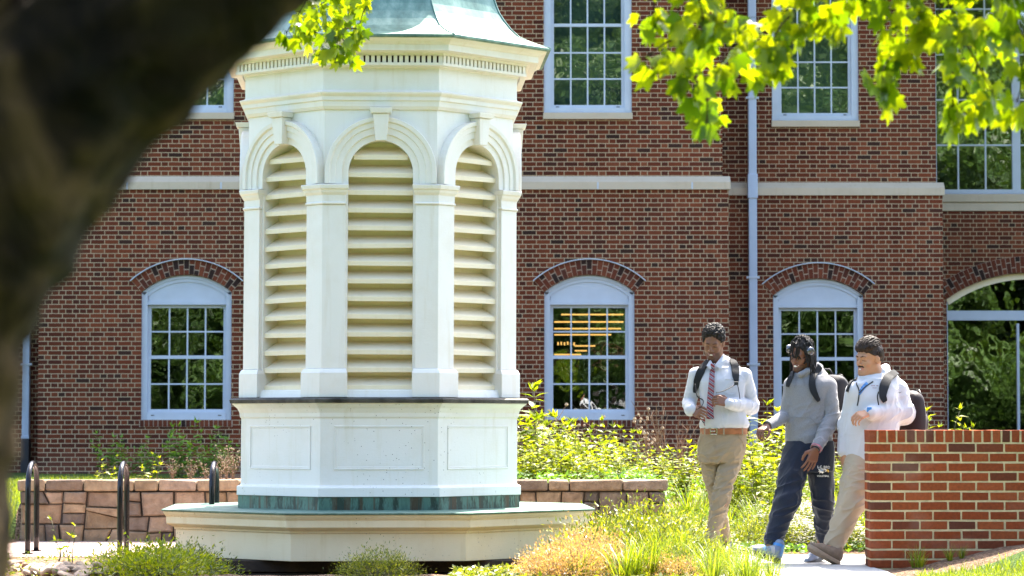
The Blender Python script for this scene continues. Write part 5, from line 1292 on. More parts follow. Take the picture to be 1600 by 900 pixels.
def shoe(parent, heel, toe, up, mat, solemat, L=.29, high=False, k=1.0, sole_t=.03, lace=None):
    """heel and toe lie on the underside of the sole"""
    h = Vector(heel); t = Vector(toe); d = (t-h).normalized(); u = Vector(up); u = (u-d*u.dot(d)).normalized(); s = d.cross(u)
    P = lambda x, y, z: h+d*x*L+s*y*k+u*z*k
    f = Sdf(); f.path([P(.12, 0, .05), P(.35, 0, .052), P(.6, 0, .045), P(.86, 0, .034)], [.036*k, .038*k, .040*k, .032*k], .02)
    f.cone(P(.10, 0, .06), P(.14, 0, .085), .034*k, .034*k, .02); f.cone(P(.30, 0, .07), P(.14, 0, .088), .030*k, .034*k, .02)
    if high: f.cone(P(.14, 0, .08), P(.13, 0, .13), .034*k, .036*k, .02)
    f.cut(P(.5, 0, sole_t*.6), -u)
    o = mk('shoe', f, .005, mat, parent)
    m = MB(); ol = [(0, 0), (.02, .026), (.1, .035), (.3, .034), (.5, .037), (.7, .045), (.85, .042), (.95, .028), (1, .006)]; full = [(x, y) for x, y in ol]+[(x, -y) for x, y in reversed(ol[1:])]
    def rg(z, e): return [P(.5+(x-.5)*(1+e), y*(1+e), z+(.012*max(0, (x-.8)/.2)**2)) for x, y in full]
    m.loft([rg(0, 0), rg(.004, .025), rg(sole_t*.9, .035), rg(sole_t, 0)]); m.build('sole', solemat, o, smooth=True, sharp=50)
    if lace:
        lm = MB()
        for i in range(5):
            x = .34+.06*i; zt_ = .096-.008*i; lm.tube([P(x, -.028, zt_-.012), P(x, 0, zt_), P(x, .028, zt_-.012)], .0028, 5)
        lm.build('laces', lace, o, smooth=True)
    return o, P
def backpack(label, c, yaw, w_, h_, d_, mat, seed=0):
    """a soft pack standing behind a back; yaw turns its outer side"""
    e = empty('backpack', tuple(c)); tag(e, label, 'backpack'); Rm = Matrix.Rotation(yaw, 3, 'Z'); ax = np.array(Rm)
    f = Sdf(); W = lambda x, y, z: Vector(c)+Rm @ Vector((x, y, z))
    f.ell(W(0, 0, -.02), (w_/2, d_/2, h_/2*.95), ax, .03)
    for sx in (-1, 1):
        f.cone(W(sx*(w_/2-.07), 0, -h_/2+.09), W(sx*(w_/2-.075), 0, h_/2-.11), .075, .065, .05)
    f.ell(W(0, d_*.42, -h_*.14), (w_*.36, .06, h_*.26), ax, .03)
    b = mk('pack_body', f, .008, mat, e, [((c[0], c[1], c[2]), 0, (0, 0, 1), .07, .006)], 3+seed)
    z = MB(); z.tube([W(-w_*.35, d_*.30, -.05), W(-w_*.36, d_*.30, h_*.25), W(-w_*.2, d_*.28, h_*.43), W(w_*.2, d_*.28, h_*.43), W(w_*.36, d_*.30, h_*.25), W(w_*.35, d_*.30, -.05)], .005, 6); z.build('zipper', M['black_metal'], e, smooth=True)
    hd = MB(); hd.tube([W(-.05, -.05, h_*.44), W(-.03, -.06, h_*.52), W(.03, -.06, h_*.52), W(.05, -.05, h_*.44)], .009, 6); hd.build('grab_handle', mat, e, smooth=True)
    return e
def skin_mat(name, rough=.42):
    n = NT(name); co = n.coord(); c = n.attr(); k = n.mix(n.math('MULTIPLY', n.noise(co, 35, 4), .25), c, n.mix(.5, c, (.25, .06, .03)))
    p = n.new('ShaderNodeBsdfPrincipled'); n.set(p.inputs['Base Color'], k); p.inputs['Roughness'].default_value = rough; p.inputs['Subsurface Weight'].default_value = .12; p.inputs['Subsurface Scale'].default_value = .01
    n.set(p.inputs['Normal'], n.bump(n.noise(co, 300, 3), .12, .001)); return n.done(p.outputs[0])
M['skin'] = skin_mat('skin', .5); M['teeth'] = simple('teeth', (.8, .77, .7), .25, 0, .02)
M['hair'] = simple('black hair', (.016, .012, .010), .65, 0, .3, 90, .8, .003, .3); M['hair_brown'] = simple('dark brown hair', (.03, .017, .010), .6, 0, .3, 60, .5, .002, .3)
M['shirt'] = cloth_mat('white cotton shirt', (.54, .54, .57), .8, 260, .03, .1); M['fleece'] = cloth_mat('white fleece', (.53, .53, .55), .95, 140, .02, .5, 0, .5)
M['hoodie'] = cloth_mat('grey marl sweatshirt', (.19, .19, .20), .95, 240, .08, .3, .5, .4); M['rib'] = cloth_mat('grey ribbing', (.17, .17, .18), .95, 200, .08, .3, .4, .6)
M['khaki'] = cloth_mat('khaki cotton', (.33, .25, .16), .85, 260, .06, .1); M['cream'] = cloth_mat('stone chino', (.42, .34, .24), .85, 260, .05, .1)
M['navy'] = cloth_mat('navy sweatpants', (.014, .019, .034), .95, 180, .15, .3, .3, .4); M['webbing'] = cloth_mat('black webbing', (.015, .016, .018), .7, 300, .1, .05)
M['pack_black'] = cloth_mat('black nylon', (.018, .017, .02), .6, 200, .1, .1); M['pack_maroon'] = cloth_mat('dark maroon nylon', (.022, .012, .014), .6, 200, .1, .1)
M['leather'] = simple('tan leather', (.34, .12, .04), .45, 0, .2, 30, .3, .002); M['metal'] = simple('silver metal', (.7, .7, .68), .25, 1, .05)
M['tie_'] = None
def tie_mat():
    n = NT('striped tie'); x, y, z = n.sep(n.coord()); f = n.math('FRACT', n.math('MULTIPLY', n.math('ADD', n.math('MULTIPLY', x, .75), z), 26.0)); k = n.ramp(f, [(0, (.22, .012, .025)), (.42, (.22, .012, .025)), (.43, (.55, .55, .58)), (.52, (.55, .55, .58)), (.53, (.03, .035, .09)), (.78, (.03, .035, .09)), (.79, (.55, .55, .58)), (.88, (.55, .55, .58)), (.89, (.22, .012, .025))], 'CONSTANT')
    return n.done(n.bsdf(k, .45, 0, None, .4, .3))
M['tie_'] = tie_mat(); M['blue_tie'] = simple('blue patterned tie', (.08, .22, .5), .5, 0, .5, 60)
M['white_print'] = simple('white print', (.85, .85, .85), .7); M['yellow_print'] = simple('yellow print', (.8, .5, .05), .7); M['blue_print'] = simple('light blue print', (.2, .35, .6), .7); M['maroon_print'] = simple('maroon thread', (.25, .03, .05), .8)
M['shoe_blue'] = simple('grey-blue leather', (.17, .22, .31), .5, 0, .1, 15); M['shoe_lightblue'] = simple('bright blue trim', (.06, .25, .6), .5); M['rubber_white'] = simple('white rubber', (.45, .45, .44), .5); M['rubber_black'] = simple('black rubber', (.02, .02, .022), .6)
M['shoe_tan'] = simple('taupe suede', (.20, .145, .10), .85, 0, .15, 30); M['sole_tan'] = simple('tan crepe sole', (.30, .22, .15), .7, 0, .1, 30); M['shoe_black'] = simple('black leather', (.02, .02, .02), .35)
M['band_pink'] = simple('pink band', (.75, .12, .2), .5); M['chrome'] = simple('glossy headphone shell', (.13, .135, .15), .22, .7)

# ---------------------------------------------------------------- first man: white shirt, striped tie
Y1 = 21.0
def J1(px, py, dy=0): return at(px, py, Y1+dy)
def keys(rows, Y):
    out = []
    for py, xl, xr, b, dy in rows:
        a = at(xl, py, Y); c = at(xr, py, Y); out.append((a.z, (a.x+c.x)/2, Y+dy, (c.x-a.x)/2, b))
    return sorted(out)
p1 = empty('person', tuple(J1(1122, 872))); tag(p1, 'person in white dress shirt and striped tie looking down at straps in his hands', 'person')
h1_ = Head(J1(1114.5, 536, -.02), R(14), R(24), R(-4), 1.0, .98)
DARK = (.20, .088, .046); DARK2 = (.18, .075, .04); TAN = (.46, .24, .135)
shL, shR = J1(1089, 586, .01), J1(1163, 587, .01); elL, elR = J1(1077, 631, .06), J1(1174, 636, .05); wrL, wrR = J1(1079, 640, -.16), J1(1140, 630.5, -.19)
hipF, knF, anF = J1(1144, 705, 0), J1(1126, 782, -.12), J1(1109, 852, -.10)
hipB, knB, anB = J1(1107, 705, 0), J1(1122, 788, .05), J1(1134, 856, .13)
f = Sdf(); h1_.build(f, J1(1124, 580, .02), .056, .3)
f.loft(keys([(705, 1099, 1157, .10, 0), (670, 1102, 1160, .09, 0), (620, 1098, 1164, .09, 0), (590, 1092, 1164, .09, 0)], Y1)); f.cone(shL, shR, .05, .05, .03)
f.path([shL, elL, wrL], [.045, .034, .026], .02); f.path([shR, elR, wrR], [.045, .034, .026], .02)
tL = hand(f, wrL, J1(1093, 646, -.23)-wrL, (.7, .3, -.4), (.2, -.3, 1), .75, 1.0, .05, .6)
tR = hand(f, wrR, J1(1113, 622, -.22)-wrR, (-.1, .95, -.4), (0, -.3, 1), .75, 1.02, .05, .6)
f.path([hipF, knF, anF], [.07, .05, .038], .03); f.path([hipB, knB, anB], [.07, .05, .038], .03); f.cone(anF, J1(1103, 868, -.22), .03, .025, .02); f.cone(anB, J1(1136, 868, .05), .03, .025, .02)
mk('body', f, .0042, M['skin'], p1, smooth=1, col=lambda V: h1_.face_col(V, DARK, (.16, .05, .04), .3, (.03, .015, .012)))
h1_.extras(p1, M['hair'], .3)
# tight curls
def curls(V, Fs, amp, s, seed): return V+normals(V, Fs)*(amp*(vnoise(V*s, seed)-.3))[:, None]
hs = Sdf(); hs.ell(h1_.P(0, -.016, .052), np.array((.084, .098, .088)), h1_.M3(), .01); hs.ell(h1_.P(0, -.01, .09), np.array((.074, .085, .055)), h1_.M3(), .02)
hs.cut(h1_.P(0, .05, .063), np.array(h1_.R @ Vector((0, .88, -.48)))); hs.cut(h1_.P(0, -.03, .0), np.array(h1_.R @ Vector((0, .25, -1)).normalized()))
V, Fs = hs.mesh(.004, smooth=0); V = curls(V, Fs, .02, 110, 4); link('hair', fast_mesh('hair', V, Fs, True), M['hair'], p1)
# shirt
f = Sdf()
tor = keys([(671, 1094, 1166, .115, 0), (664, 1092, 1171, .135, 0), (655, 1094, 1168, .14, 0), (640, 1097, 1163, .13, 0), (615, 1093, 1163, .125, 0), (595, 1088, 1165, .12, 0), (582, 1094, 1160, .10, .01), (574, 1106, 1146, .08, .015)], Y1)
f.loft(tor, .02); f.cone(shL, shR, .056, .056, .04); f.cone(J1(1108, 576, .02), J1(1143, 576, .02), .055, .055, .04); f.cone(J1(1116, 568, .03), J1(1132, 568, .03), .058, .058, .03)
f.path([shL, elL, lerp(elL, wrL, .95)], [.058, .050, .040], .016); f.path([shR, elR, lerp(elR, wrR, .9)], [.060, .058, .043], .014)
f.cone(lerp(elR, wrR, .72), lerp(elR, wrR, 1.02), .046, .042, .004); f.cone(lerp(elL, wrL, .8), lerp(elL, wrL, 1.06), .045, .046, .004)
f.cone(J1(1122, 563, 0), J1(1118, 556, -.08), .052, .05, .01, True)
vx = np.array
sf = [(elR, .16, (1, .3, 1), .035, .012), (elL, .15, (1, .5, .4), .035, .010), (J1(1130, 655, -.1), .16, (.1, 0, 1), .045, .009), (J1(1150, 610, -.1), .2, (.7, 0, 1), .06, .007), (J1(1100, 610, -.1), .2, (-.6, 0, 1), .06, .006), (J1(1126, 620), 0, (.2, 0, 1), .10, .005)]
shirt = mk('shirt', f, .005, M['shirt'], p1, sf, 5)
bv = bvh_of(shirt)
# collar wings
for sx, pts in ((-1, [(1110, 562), (1104, 572), (1110, 578), (1115, 571)]), (1, [(1131, 553), (1135, 562), (1126, 577), (1117, 571)])):
    m = MB(); v = []
    for (px, py), dy in zip(pts, (-.05, -.085, -.115, -.115)): v.append(J1(px, py, dy))
    m.prism(v, Vector((0, .012, .004))); m.build('collar', M['shirt'], p1, bevel=.003)
strip(bv, dense([J1(1133, 593, -.1), J1(1152, 593, -.1)], 4), .002, .003, 'pocket_edge', M['shirt'], p1); 
decal_poly(bv, [[(-.045, -.05), (-.045, .055), (.045, .055), (.045, -.05), (0, -.062)]], J1(1142.5, 604, -.1), M['shirt'], p1, (0, -1, 0), 'pocket')
strip(bv, dense([J1(1118, 574, -.1), J1(1116, 610, -.1), J1(1115, 640, -.1), J1(1115, 664, -.1)], 20), .028, .0025, 'placket', M['shirt'], p1, .0005)
for sx_ in (-1, 1): ring_on(lerp((elL if sx_ < 0 else elR), (wrL if sx_ < 0 else wrR), .86 if sx_ > 0 else .9), (wrL-elL) if sx_ < 0 else (wrR-elR), .045, .003, 'cuff_seam', M['shirt'], p1, th=.002)
# tie
tp_ = dense([J1(1114, 571.5, -.1), J1(1113, 590, -.12), J1(1111, 620, -.12), J1(1110, 655, -.13)], 18)
strip(bv, tp_, [.026+.036*min(1, (i/18)**.7) for i in range(19)], .004, 'tie', M['tie_'], p1, .006)
tie_end = bv.ray_cast(J1(1110, 655, -.7), Vector((0, 1, 0)))[0] or J1(1110, 655, -.13)
m = MB(); e0 = tie_end+Vector((0, -.008, 0)); m.prism([e0+Vector((-.031, 0, .002)), e0+Vector((.031, 0, .002)), e0+Vector((.002, .002, -.052))], (0, .004, 0)); m.build('tie_tip', M['tie_'], p1)
m = MB(); c0 = J1(1114, 571, -.128); m.loft([[c0+Vector((-.02, 0, .016)), c0+Vector((.02, 0, .016)), c0+Vector((.02, .02, .016)), c0+Vector((-.02, .02, .016))], [c0+Vector((-.012, 0, -.02)), c0+Vector((.012, 0, -.02)), c0+Vector((.012, .02, -.02)), c0+Vector((-.012, .02, -.02))]]); m.build('tie_knot', M['tie_'], p1, bevel=.006)
# trousers
f = Sdf(); f.loft(keys([(722, 1092, 1158, .12, 0), (705, 1089, 1164, .125, 0), (690, 1090, 1166, .12, 0), (672, 1095, 1166, .112, 0)], Y1), .03)
f.path([hipF, lerp(hipF, knF, .5), knF, lerp(knF, anF, .5), anF], [.086, .072, .057, .052, .050], .012); f.path([hipB, lerp(hipB, knB, .5), knB, lerp(knB, anB, .5), anB], [.084, .068, .055, .050, .048], .01)
f.cut(J1(1120, 671.5), (0, 0, 1)); f.cut(J1(1110, 863), (0, 0, -1))
tf = [(knF, .24, (1, .2, .45), .034, .020), (knB, .2, (1, .2, -.2), .034, .014), (J1(1132, 722, -.1), .2, (1, 0, .4), .036, .018), (J1(1104, 725, -.1), .16, (1, 0, -.5), .036, .015), (anF, .17, (1, 0, .3), .03, .016), (anB, .17, (1, 0, .1), .03, .015), (lerp(hipF, knF, .5), .2, (.7, 0, .6), .05, .012), (J1(1120, 760), 0, (.1, 0, 1), .08, .007)]
tr = mk('trousers', f, .005, M['khaki'], p1, tf, 9); bt1 = bvh_of(tr)
strip(bt1, dense([J1(1117, 681, -.1), J1(1116.5, 700, -.1), J1(1117, 712, -.1)], 8), .005, .003, 'fly_seam', M['khaki'], tr, .001)
strip(bt1, dense([J1(1099, 681, -.1), J1(1094, 690, -.08), J1(1091, 697, -.05)], 6), .005, .003, 'pocket_seam', M['khaki'], tr, .001)
strip(bt1, dense([J1(1153, 681, -.1), J1(1160, 690, -.08), J1(1163, 699, -.05)], 6), .005, .003, 'pocket_seam', M['khaki'], tr, .001)
# belt, loops, buckle
bz0, bz1 = J1(1120, 678.5).z, J1(1120, 669).z; kk = keys([(678.5, 1095, 1166.5, .121, 0), (669, 1095, 1166.5, .121, 0)], Y1); m = MB(); rings = []
for z, o_ in ((bz0, 0), (bz0, .006), (bz1, .006), (bz1, 0)):
    _, cx, cy, a, b = kk[0]; rings.append([(cx+(a+o_)*abs(math.cos(t))**.87*np.sign(math.cos(t)), cy+(b+o_)*abs(math.sin(t))**.87*np.sign(math.sin(t)), z) for t in np.linspace(0, 2*PI, 48, endpoint=False)])
rings.append(rings[0]); m.loft(rings, True, False, False); belt = m.build('belt', M['leather'], p1, smooth=True, sharp=40)
m = MB(); c0 = J1(1115, 673.7, -.131)
for q in ((-.028, -.022, -.024, .024), (.022, .028, -.024, .024), (-.028, .028, -.026, -.020), (-.028, .028, .020, .026)): m.box(c0.x+q[0], c0.x+q[1], c0.y-.006, c0.y, c0.z+q[2], c0.z+q[3])
m.box(c0.x-.024, c0.x+.012, c0.y-.007, c0.y-.003, c0.z-.003, c0.z+.003); m.build('buckle', M['metal'], belt, bevel=.001)
for px, dy in ((1101, -.126), (1131, -.13), (1160, -.09)):
    m = MB(); c = J1(px, 674, dy); m.box(c.x-.006, c.x+.006, c.y-.006, c.y+.004, bz0-.006, bz1+.004); m.build('belt_loop', M['khaki'], tr, bevel=.002)
shoe(p1, J1(1112, 871, -.12), J1(1096, 876, -.36), (0, 0, 1), M['shoe_black'], M['rubber_white'], .28)
shoe(p1, J1(1138, 867, .16), J1(1133, 874.5, -.12), (0, 0, 1), M['shoe_black'], M['rubber_white'], .28)
# his backpack
bp = backpack('black backpack worn by the man in the tie, mostly its straps showing', J1(1128, 620, .24), 0, .30, .44, .16, M['pack_black'])
strip(bv, dense([J1(1107, 570, .02), J1(1098, 575, -.05), J1(1090, 588, -.1), J1(1086, 600, -.1)], 12), [.045, .05, .055, .058, .06, .06, .058, .055, .05, .044, .038, .03, .022], .012, 'shoulder_strap', M['webbing'], bp, .003, (0, -.8, .6))
strip(bv, dense([J1(1142, 566, .02), J1(1148, 572, -.05), J1(1149, 588, -.1), J1(1151, 597, -.1)], 12), [.045, .05, .055, .058, .06, .06, .058, .055, .05, .044, .038, .03, .022], .012, 'shoulder_strap', M['webbing'], bp, .003, (0, -.8, .6))
m = MB(); m.tube(dense([J1(1151, 597, -.15), J1(1154, 608, -.16), J1(1156.5, 626, -.1)], 8), .007, 6, flat=.4); m.build('strap_webbing', M['webbing'], bp, smooth=True)
m = MB(); m.tube(dense([J1(1086, 600, -.13), J1(1088, 612, -.16), J1(1090, 620, -.2), J1(1099, 626, -.24), J1(1096, 635, -.26), J1(1088, 640, -.26)], 16), .007, 6, flat=.45); m.build('strap_webbing', M['webbing'], bp, smooth=True)
m = MB(); m.tube(dense([J1(1150, 600, -.16), J1(1142, 605, -.2), J1(1130, 611, -.25), J1(1119, 614, -.27)], 12), .007, 6, flat=.45); m.build('strap_webbing', M['webbing'], bp, smooth=True)
m = MB(); c = J1(1150.5, 599, -.165); m.box(c.x-.016, c.x+.016, c.y-.006, c.y+.006, c.z-.013, c.z+.013); m.build('strap_buckle', M['rubber_black'], bp, bevel=.004)

# ---------------------------------------------------------------- second man: grey hoodie, headphones
Y2 = 20.62
def J2(px, py, dy=0): return at(px, py, Y2+dy)
p2 = empty('person', tuple(J2(1245, 880))); tag(p2, 'person in grey hoodie and navy sweatpants with long locs, laughing while walking', 'person')
h2_ = Head(J2(1252, 556, -.01), R(38), R(14), R(-6), .98, .95)
s2L, s2R = J2(1238, 602, -.02), J2(1293, 603, .0); e2L, e2R = J2(1228, 650, .0), J2(1301, 653, -.06); w2L, w2R = J2(1200, 665, -.2), J2(1275, 701, -.25)
hF, kF, aF = J2(1244, 712, -.03), J2(1229, 785, -.18), J2(1208, 844, -.18); hB, kB, aB = J2(1281, 712, .02), J2(1287, 788, .0), J2(1285, 846, .06)
f = Sdf(); h2_.build(f, J2(1264, 594, .03), .054, 1.0)
f.loft(keys([(712, 1238, 1292, .11, 0), (660, 1236, 1294, .10, 0), (610, 1236, 1294, .10, 0)], Y2)); f.cone(s2L, s2R, .045, .045, .03)
f.path([s2L, e2L, w2L], [.042, .033, .025], .02); f.path([s2R, e2R, w2R], [.042, .034, .026], .02)
hand(f, w2L, J2(1186, 674, -.26)-w2L, (.25, .3, -1), (-.4, -.8, .3), .8, 1.0, .06, .55)
hand(f, w2R, J2(1266, 728, -.26)-w2R, (-.3, .9, .1), (-1, -.2, -.2), .28, 1.05, .16, .3)
f.path([hF, kF, aF], [.07, .05, .038], .03); f.path([hB, kB, aB], [.07, .05, .038], .03); f.cone(aF, J2(1198, 866, -.24), .034, .03, .02); f.cone(aB, J2(1280, 872, .0), .03, .028, .02)
mk('body', f, .0042, M['skin'], p2, smooth=1, col=lambda V: h2_.face_col(V, DARK2, (.20, .06, .045), 1.0, (.04, .018, .012)))
h2_.extras(p2, M['hair'], 1.0)
# locs
rl = random.Random(11); m = MB(); HP = lambda x, y, z: Vector(h2_.P(x, y, z))
cap = Sdf(); cap.ell(h2_.P(0, -.018, .045), np.array((.081, .096, .085)), h2_.M3(), .01); cap.cut(h2_.P(0, .045, .055), np.array(h2_.R @ Vector((0, .8, -.6)))); cap.cut(h2_.P(0, -.03, -.01), np.array(h2_.R @ Vector((0, .3, -1)).normalized()))
V, Fs = cap.mesh(.005, smooth=1); V = curls(V, Fs, .012, 70, 3); hair2 = link('hair', fast_mesh('hair', V, Fs, True), M['hair'], p2)
for k in range(230):
    th = rl.uniform(0, 2*PI); ph = rl.uniform(.05, 1.25); fx, fy, fz = math.sin(ph)*math.cos(th), math.sin(ph)*math.sin(th), math.cos(ph)
    a = HP(fx*.078, -.018+fy*.093, .048+fz*.083); front = fy > .15
    hyp = math.hypot(fx, fy)
    nyy = fy/(hyp+1e-6)
    if nyy > .2 and (fx > 0 or nyy > .55):
        if rl.random() < .80: continue
        ln = rl.uniform(.01, .04)
    elif nyy > .2: ln = rl.uniform(.04, .11)
    else: ln = rl.uniform(.12, .19)
    o1 = HP(fx*.093, -.018+fy*.112, .055+fz*.10); outx, outy = fx*.098, -.018+fy*(.118 if not front else .124)
    if not front and fy < .2: outy -= .01
    zs = min(.055+fz*.09, .06); q = [a, o1]
    nx0, ny0 = (fx/(math.hypot(fx, fy)+1e-6), fy/(math.hypot(fx, fy)+1e-6)); R0 = .088
    t1 = HP(nx0*.088, -.018+ny0*.108, .03); 
    down = Vector((0, 0, -1)); q += [t1, t1+down*ln*.5+Vector((rl.gauss(0, .006), rl.gauss(0, .006), 0)), t1+down*ln+Vector((rl.gauss(0, .012), rl.gauss(0, .012), 0))]
    r = rl.uniform(.0032, .0055); dd = dense(q, 14); m.tube(dd, [r*(1+.12*math.sin(i*2.4)) for i in range(15)], 6)
m.build('locs', M['hair'], hair2, smooth=True)
# headphones resting on the hair: a top-level thing
hp = empty('headphones', tuple(h2_.P(0, 0, .14))); tag(hp, 'silver grey over-ear headphones pushed up on the head of the hoodie wearer', 'headphones')
m = MB(); arc = [HP(.100*math.cos(t), -.01, .062+.079*math.sin(t)) for t in np.linspace(0, PI, 20)]; m.tube(arc, .006, 8, flat=1.6); m.build('headband', M['rubber_black'], hp, smooth=True)
for sx in (-1, 1):
    c = HP(sx*.100, .018, .05); ax_ = (h2_.R @ Vector((sx, .25, 0))).normalized(); m = MB(); m.tube([c-ax_*.018, c-ax_*.012, c+ax_*.004, c+ax_*.014, c+ax_*.018], [.026, .032, .033, .030, .020], 20); m.build('ear_cup', M['chrome'], hp, smooth=True)
    m = MB(); m.tube([c-ax_*.034, c-ax_*.03, c-ax_*.02, c-ax_*.016], [.026, .034, .035, .030], 20); m.build('ear_pad', M['rubber_black'], hp, smooth=True)
# hoodie
f = Sdf(); tor = keys([(696, 1229, 1300, .140, .02), (686, 1227, 1301, .145, .02), (665, 1228, 1298, .14, .02), (640, 1228, 1294, .135, .02), (615, 1229, 1294, .13, .01), (600, 1234, 1296, .12, .01), (588, 1244, 1288, .09, .02)], Y2)
f.loft(tor, .02); f.cone(s2L, s2R, .066, .07, .05); f.cone(J2(1250, 588, 0), J2(1280, 586, .04), .056, .056, .04)
f.path([s2L, e2L, lerp(e2L, w2L, .93)], [.060, .050, .036], .014); f.path([s2R, e2R, lerp(e2R, w2R, .93)], [.066, .058, .042], .010)
f.path([J2(1250, 585, -.09), J2(1262, 580, -.06), J2(1277, 572, .03), J2(1280, 574, .08), J2(1262, 580, .12)], [.020, .022, .024, .026, .03], .02)
sf = [(e2R, .18, (1, .3, .5), .04, .014), (e2L, .14, (.3, 1, .6), .035, .010), (J2(1262, 672, -.1), .2, (1, 0, .35), .05, .012), (J2(1255, 625, -.1), .22, (.5, 0, 1), .07, .009), (J2(1265, 690, -.1), .14, (.2, 0, 1), .04, .008), (lerp(e2R, w2R, .7), .12, (1, 0, .2), .03, .010)]
hood = mk('hoodie', f, .005, M['hoodie'], p2, sf, 21); bv = bvh_of(hood)
m = MB(); rings = []; kz = tor[0]
for z, o_ in ((kz[0]-.028, .0), (kz[0]-.026, .010), (kz[0]+.028, .013), (kz[0]+.032, .0)):
    rings.append([(kz[1]+(kz[3]-.004+o_)*abs(math.cos(t))**.87*np.sign(math.cos(t)), kz[2]+(kz[4]-.004+o_)*abs(math.sin(t))**.87*np.sign(math.sin(t)), z) for t in np.linspace(0, 2*PI, 60, endpoint=False)])
m.loft(rings, True, False, False); m.build('hem_rib', M['rib'], hood, smooth=True)
ring_on(lerp(e2L, w2L, .95), w2L-e2L, .034, .05, 'cuff', M['rib'], hood, th=.006); ring_on(lerp(e2R, w2R, .93), w2R-e2R, .040, .055, 'cuff', M['rib'], hood, th=.006)
for a, b in ((J2(1245, 586, -.12), J2(1243, 606, -.13)), (J2(1257, 584, -.12), J2(1257, 604, -.13))): strip(bv, dense([a, b], 8), .006, .005, 'drawstring', M['rib'], hood, .003)
strip(bv, dense([J2(1266, 653, -.1), J2(1272, 660, -.1), J2(1282, 668, -.1)], 8), .007, .003, 'pocket_seam', M['rib'], hood, .001); strip(bv, dense([J2(1236, 652, -.1), J2(1266, 653, -.1)], 8), .005, .002, 'pocket_seam', M['rib'], hood, .001)
# sweatpants
f = Sdf(); f.loft(keys([(735, 1221, 1303, .14, 0), (715, 1222, 1304, .145, 0), (700, 1226, 1304, .14, 0), (688, 1229, 1303, .13, 0)], Y2), .03)
f.path([hF, lerp(hF, kF, .5), kF, lerp(kF, aF, .5), aF], [.108, .096, .082, .074, .064], .02); f.path([hB, lerp(hB, kB, .5), kB, lerp(kB, aB, .55), aB], [.106, .090, .072, .058, .036], .015)
f.cut(J2(1250, 689), (0, 0, 1))
tf = [(kF, .24, (1, .2, .5), .045, .022), (kB, .24, (1, .1, -.3), .045, .020), (lerp(hF, kF, .5), .2, (.5, 0, 1), .06, .014), (J2(1258, 735, -.1), .2, (.7, 0, 1), .06, .014), (aF, .16, (1, 0, .3), .035, .012), (aB, .16, (.5, 0, 1), .04, .014), (J2(1260, 760), 0, (0, 0, 1), .09, .006)]
tr2 = mk('sweatpants', f, .005, M['navy'], p2, tf, 31); bt2 = bvh_of(tr2); dv = (0, -1, .1)
decal_text(bt2, 'L.C. BIRD', J2(1286.5, 730.5, -.1), .096, .020, M['white_print'], tr2, dv); decal_text(bt2, 'VOLLEYBALL', J2(1286.5, 743.5, -.1), .092, .014, M['white_print'], tr2, dv)
c = J2(1286.5, 737, -.1)
decal_poly(bt2, [[(-.045, .012), (-.02, .018), (.012, .019), (.026, .010), (.018, .0), (.004, -.004), (-.006, -.014), (-.018, -.006), (-.030, -.014), (-.03, -.003), (-.044, -.004), (-.034, .004)]], c, M['white_print'], tr2, dv, 'emblem')
decal_poly(bt2, [[(-.036, .007), (-.01, .011), (-.002, .006), (-.02, .003)], [(-.026, -.001), (-.004, .001), (-.012, -.005)]], c, M['blue_print'], tr2, dv, 'emblem_feathers', off=.006)
decal_poly(bt2, [[(.022, .016), (.038, .012), (.042, .0), (.036, -.006), (.032, .002), (.020, .001)]], c, M['yellow_print'], tr2, dv, 'emblem_beak', off=.006)
ring_on(lerp(e2R, w2R, 1.03), w2R-e2R, .030, .010, 'wristband', M['rubber_black'], p2, th=.004); ring_on(lerp(e2R, w2R, .985), w2R-e2R, .032, .012, 'wristband', M['band_pink'], p2, th=.014); ring_on(lerp(e2L, w2L, 1.0), w2L-e2L, .030, .014, 'wristband', M['rubber_black'], p2, th=.005)
so2, P_ = shoe(p2, J2(1217, 881, -.24), J2(1171, 866, -.36), (0, 0, 1), M['shoe_blue'], M['rubber_black'], .29, True, 1.08, .03, M['shoe_lightblue'])
ring_on(P_(.135, 0, .12), P_(.12, 0, .2)-P_(.135, 0, .12), .040, .02, 'shoe_collar', M['shoe_lightblue'], so2, th=.004)
bs = bvh_of(so2)
for xs_, mt in (((.74, .84, .93), 'rubber_white'), ((.56, .62, .66), 'shoe_lightblue'), ((.30, .36, .42), 'rubber_white'), ((.04, .08, .14), 'shoe_lightblue')):
    m = MB(); rows = []
    for x_ in xs_:
        row = []
        for a_ in np.linspace(-1.25, 1.25, 13):
            o_ = P_(x_, 0, .035); dr = (P_(x_, math.sin(a_)*.2, .035+math.cos(a_)*.2)-o_).normalized(); h_ = bs.ray_cast(o_+dr*.3, -dr); row.append((h_[0] if h_[0] is not None else o_+dr*.04)+dr*.0025)
        rows.append(row)
    m.loft(rows, False); m.build('shoe_panel', M[mt], so2, smooth=True)
shoe(p2, J2(1290, 872, .08), J2(1266, 884, -.10), (-.35, 0, 1), M['shoe_blue'], M['rubber_black'], .28, False, 1.0)
bp = backpack('black backpack on the back of the man in the grey hoodie', J2(1300, 625, .17), R(-48), .29, .44, .17, M['pack_black'], 4)
strip(bv, dense([J2(1281, 578, .05), J2(1272, 588, -.04), J2(1269, 603, -.1), J2(1273, 616, -.12), J2(1279, 626, -.12)], 14), [.05]*10+[.045, .04, .035, .03, .02], .012, 'shoulder_strap', M['webbing'], bp, .004, (-.2, -.9, .5))
strip(bv, dense([J2(1243, 584, .0), J2(1236, 592, -.06), J2(1231, 604, -.08)], 10), [.035]*8+[.03, .025, .02], .012, 'shoulder_strap', M['webbing'], bp, .004, (-.5, -.8, .4))

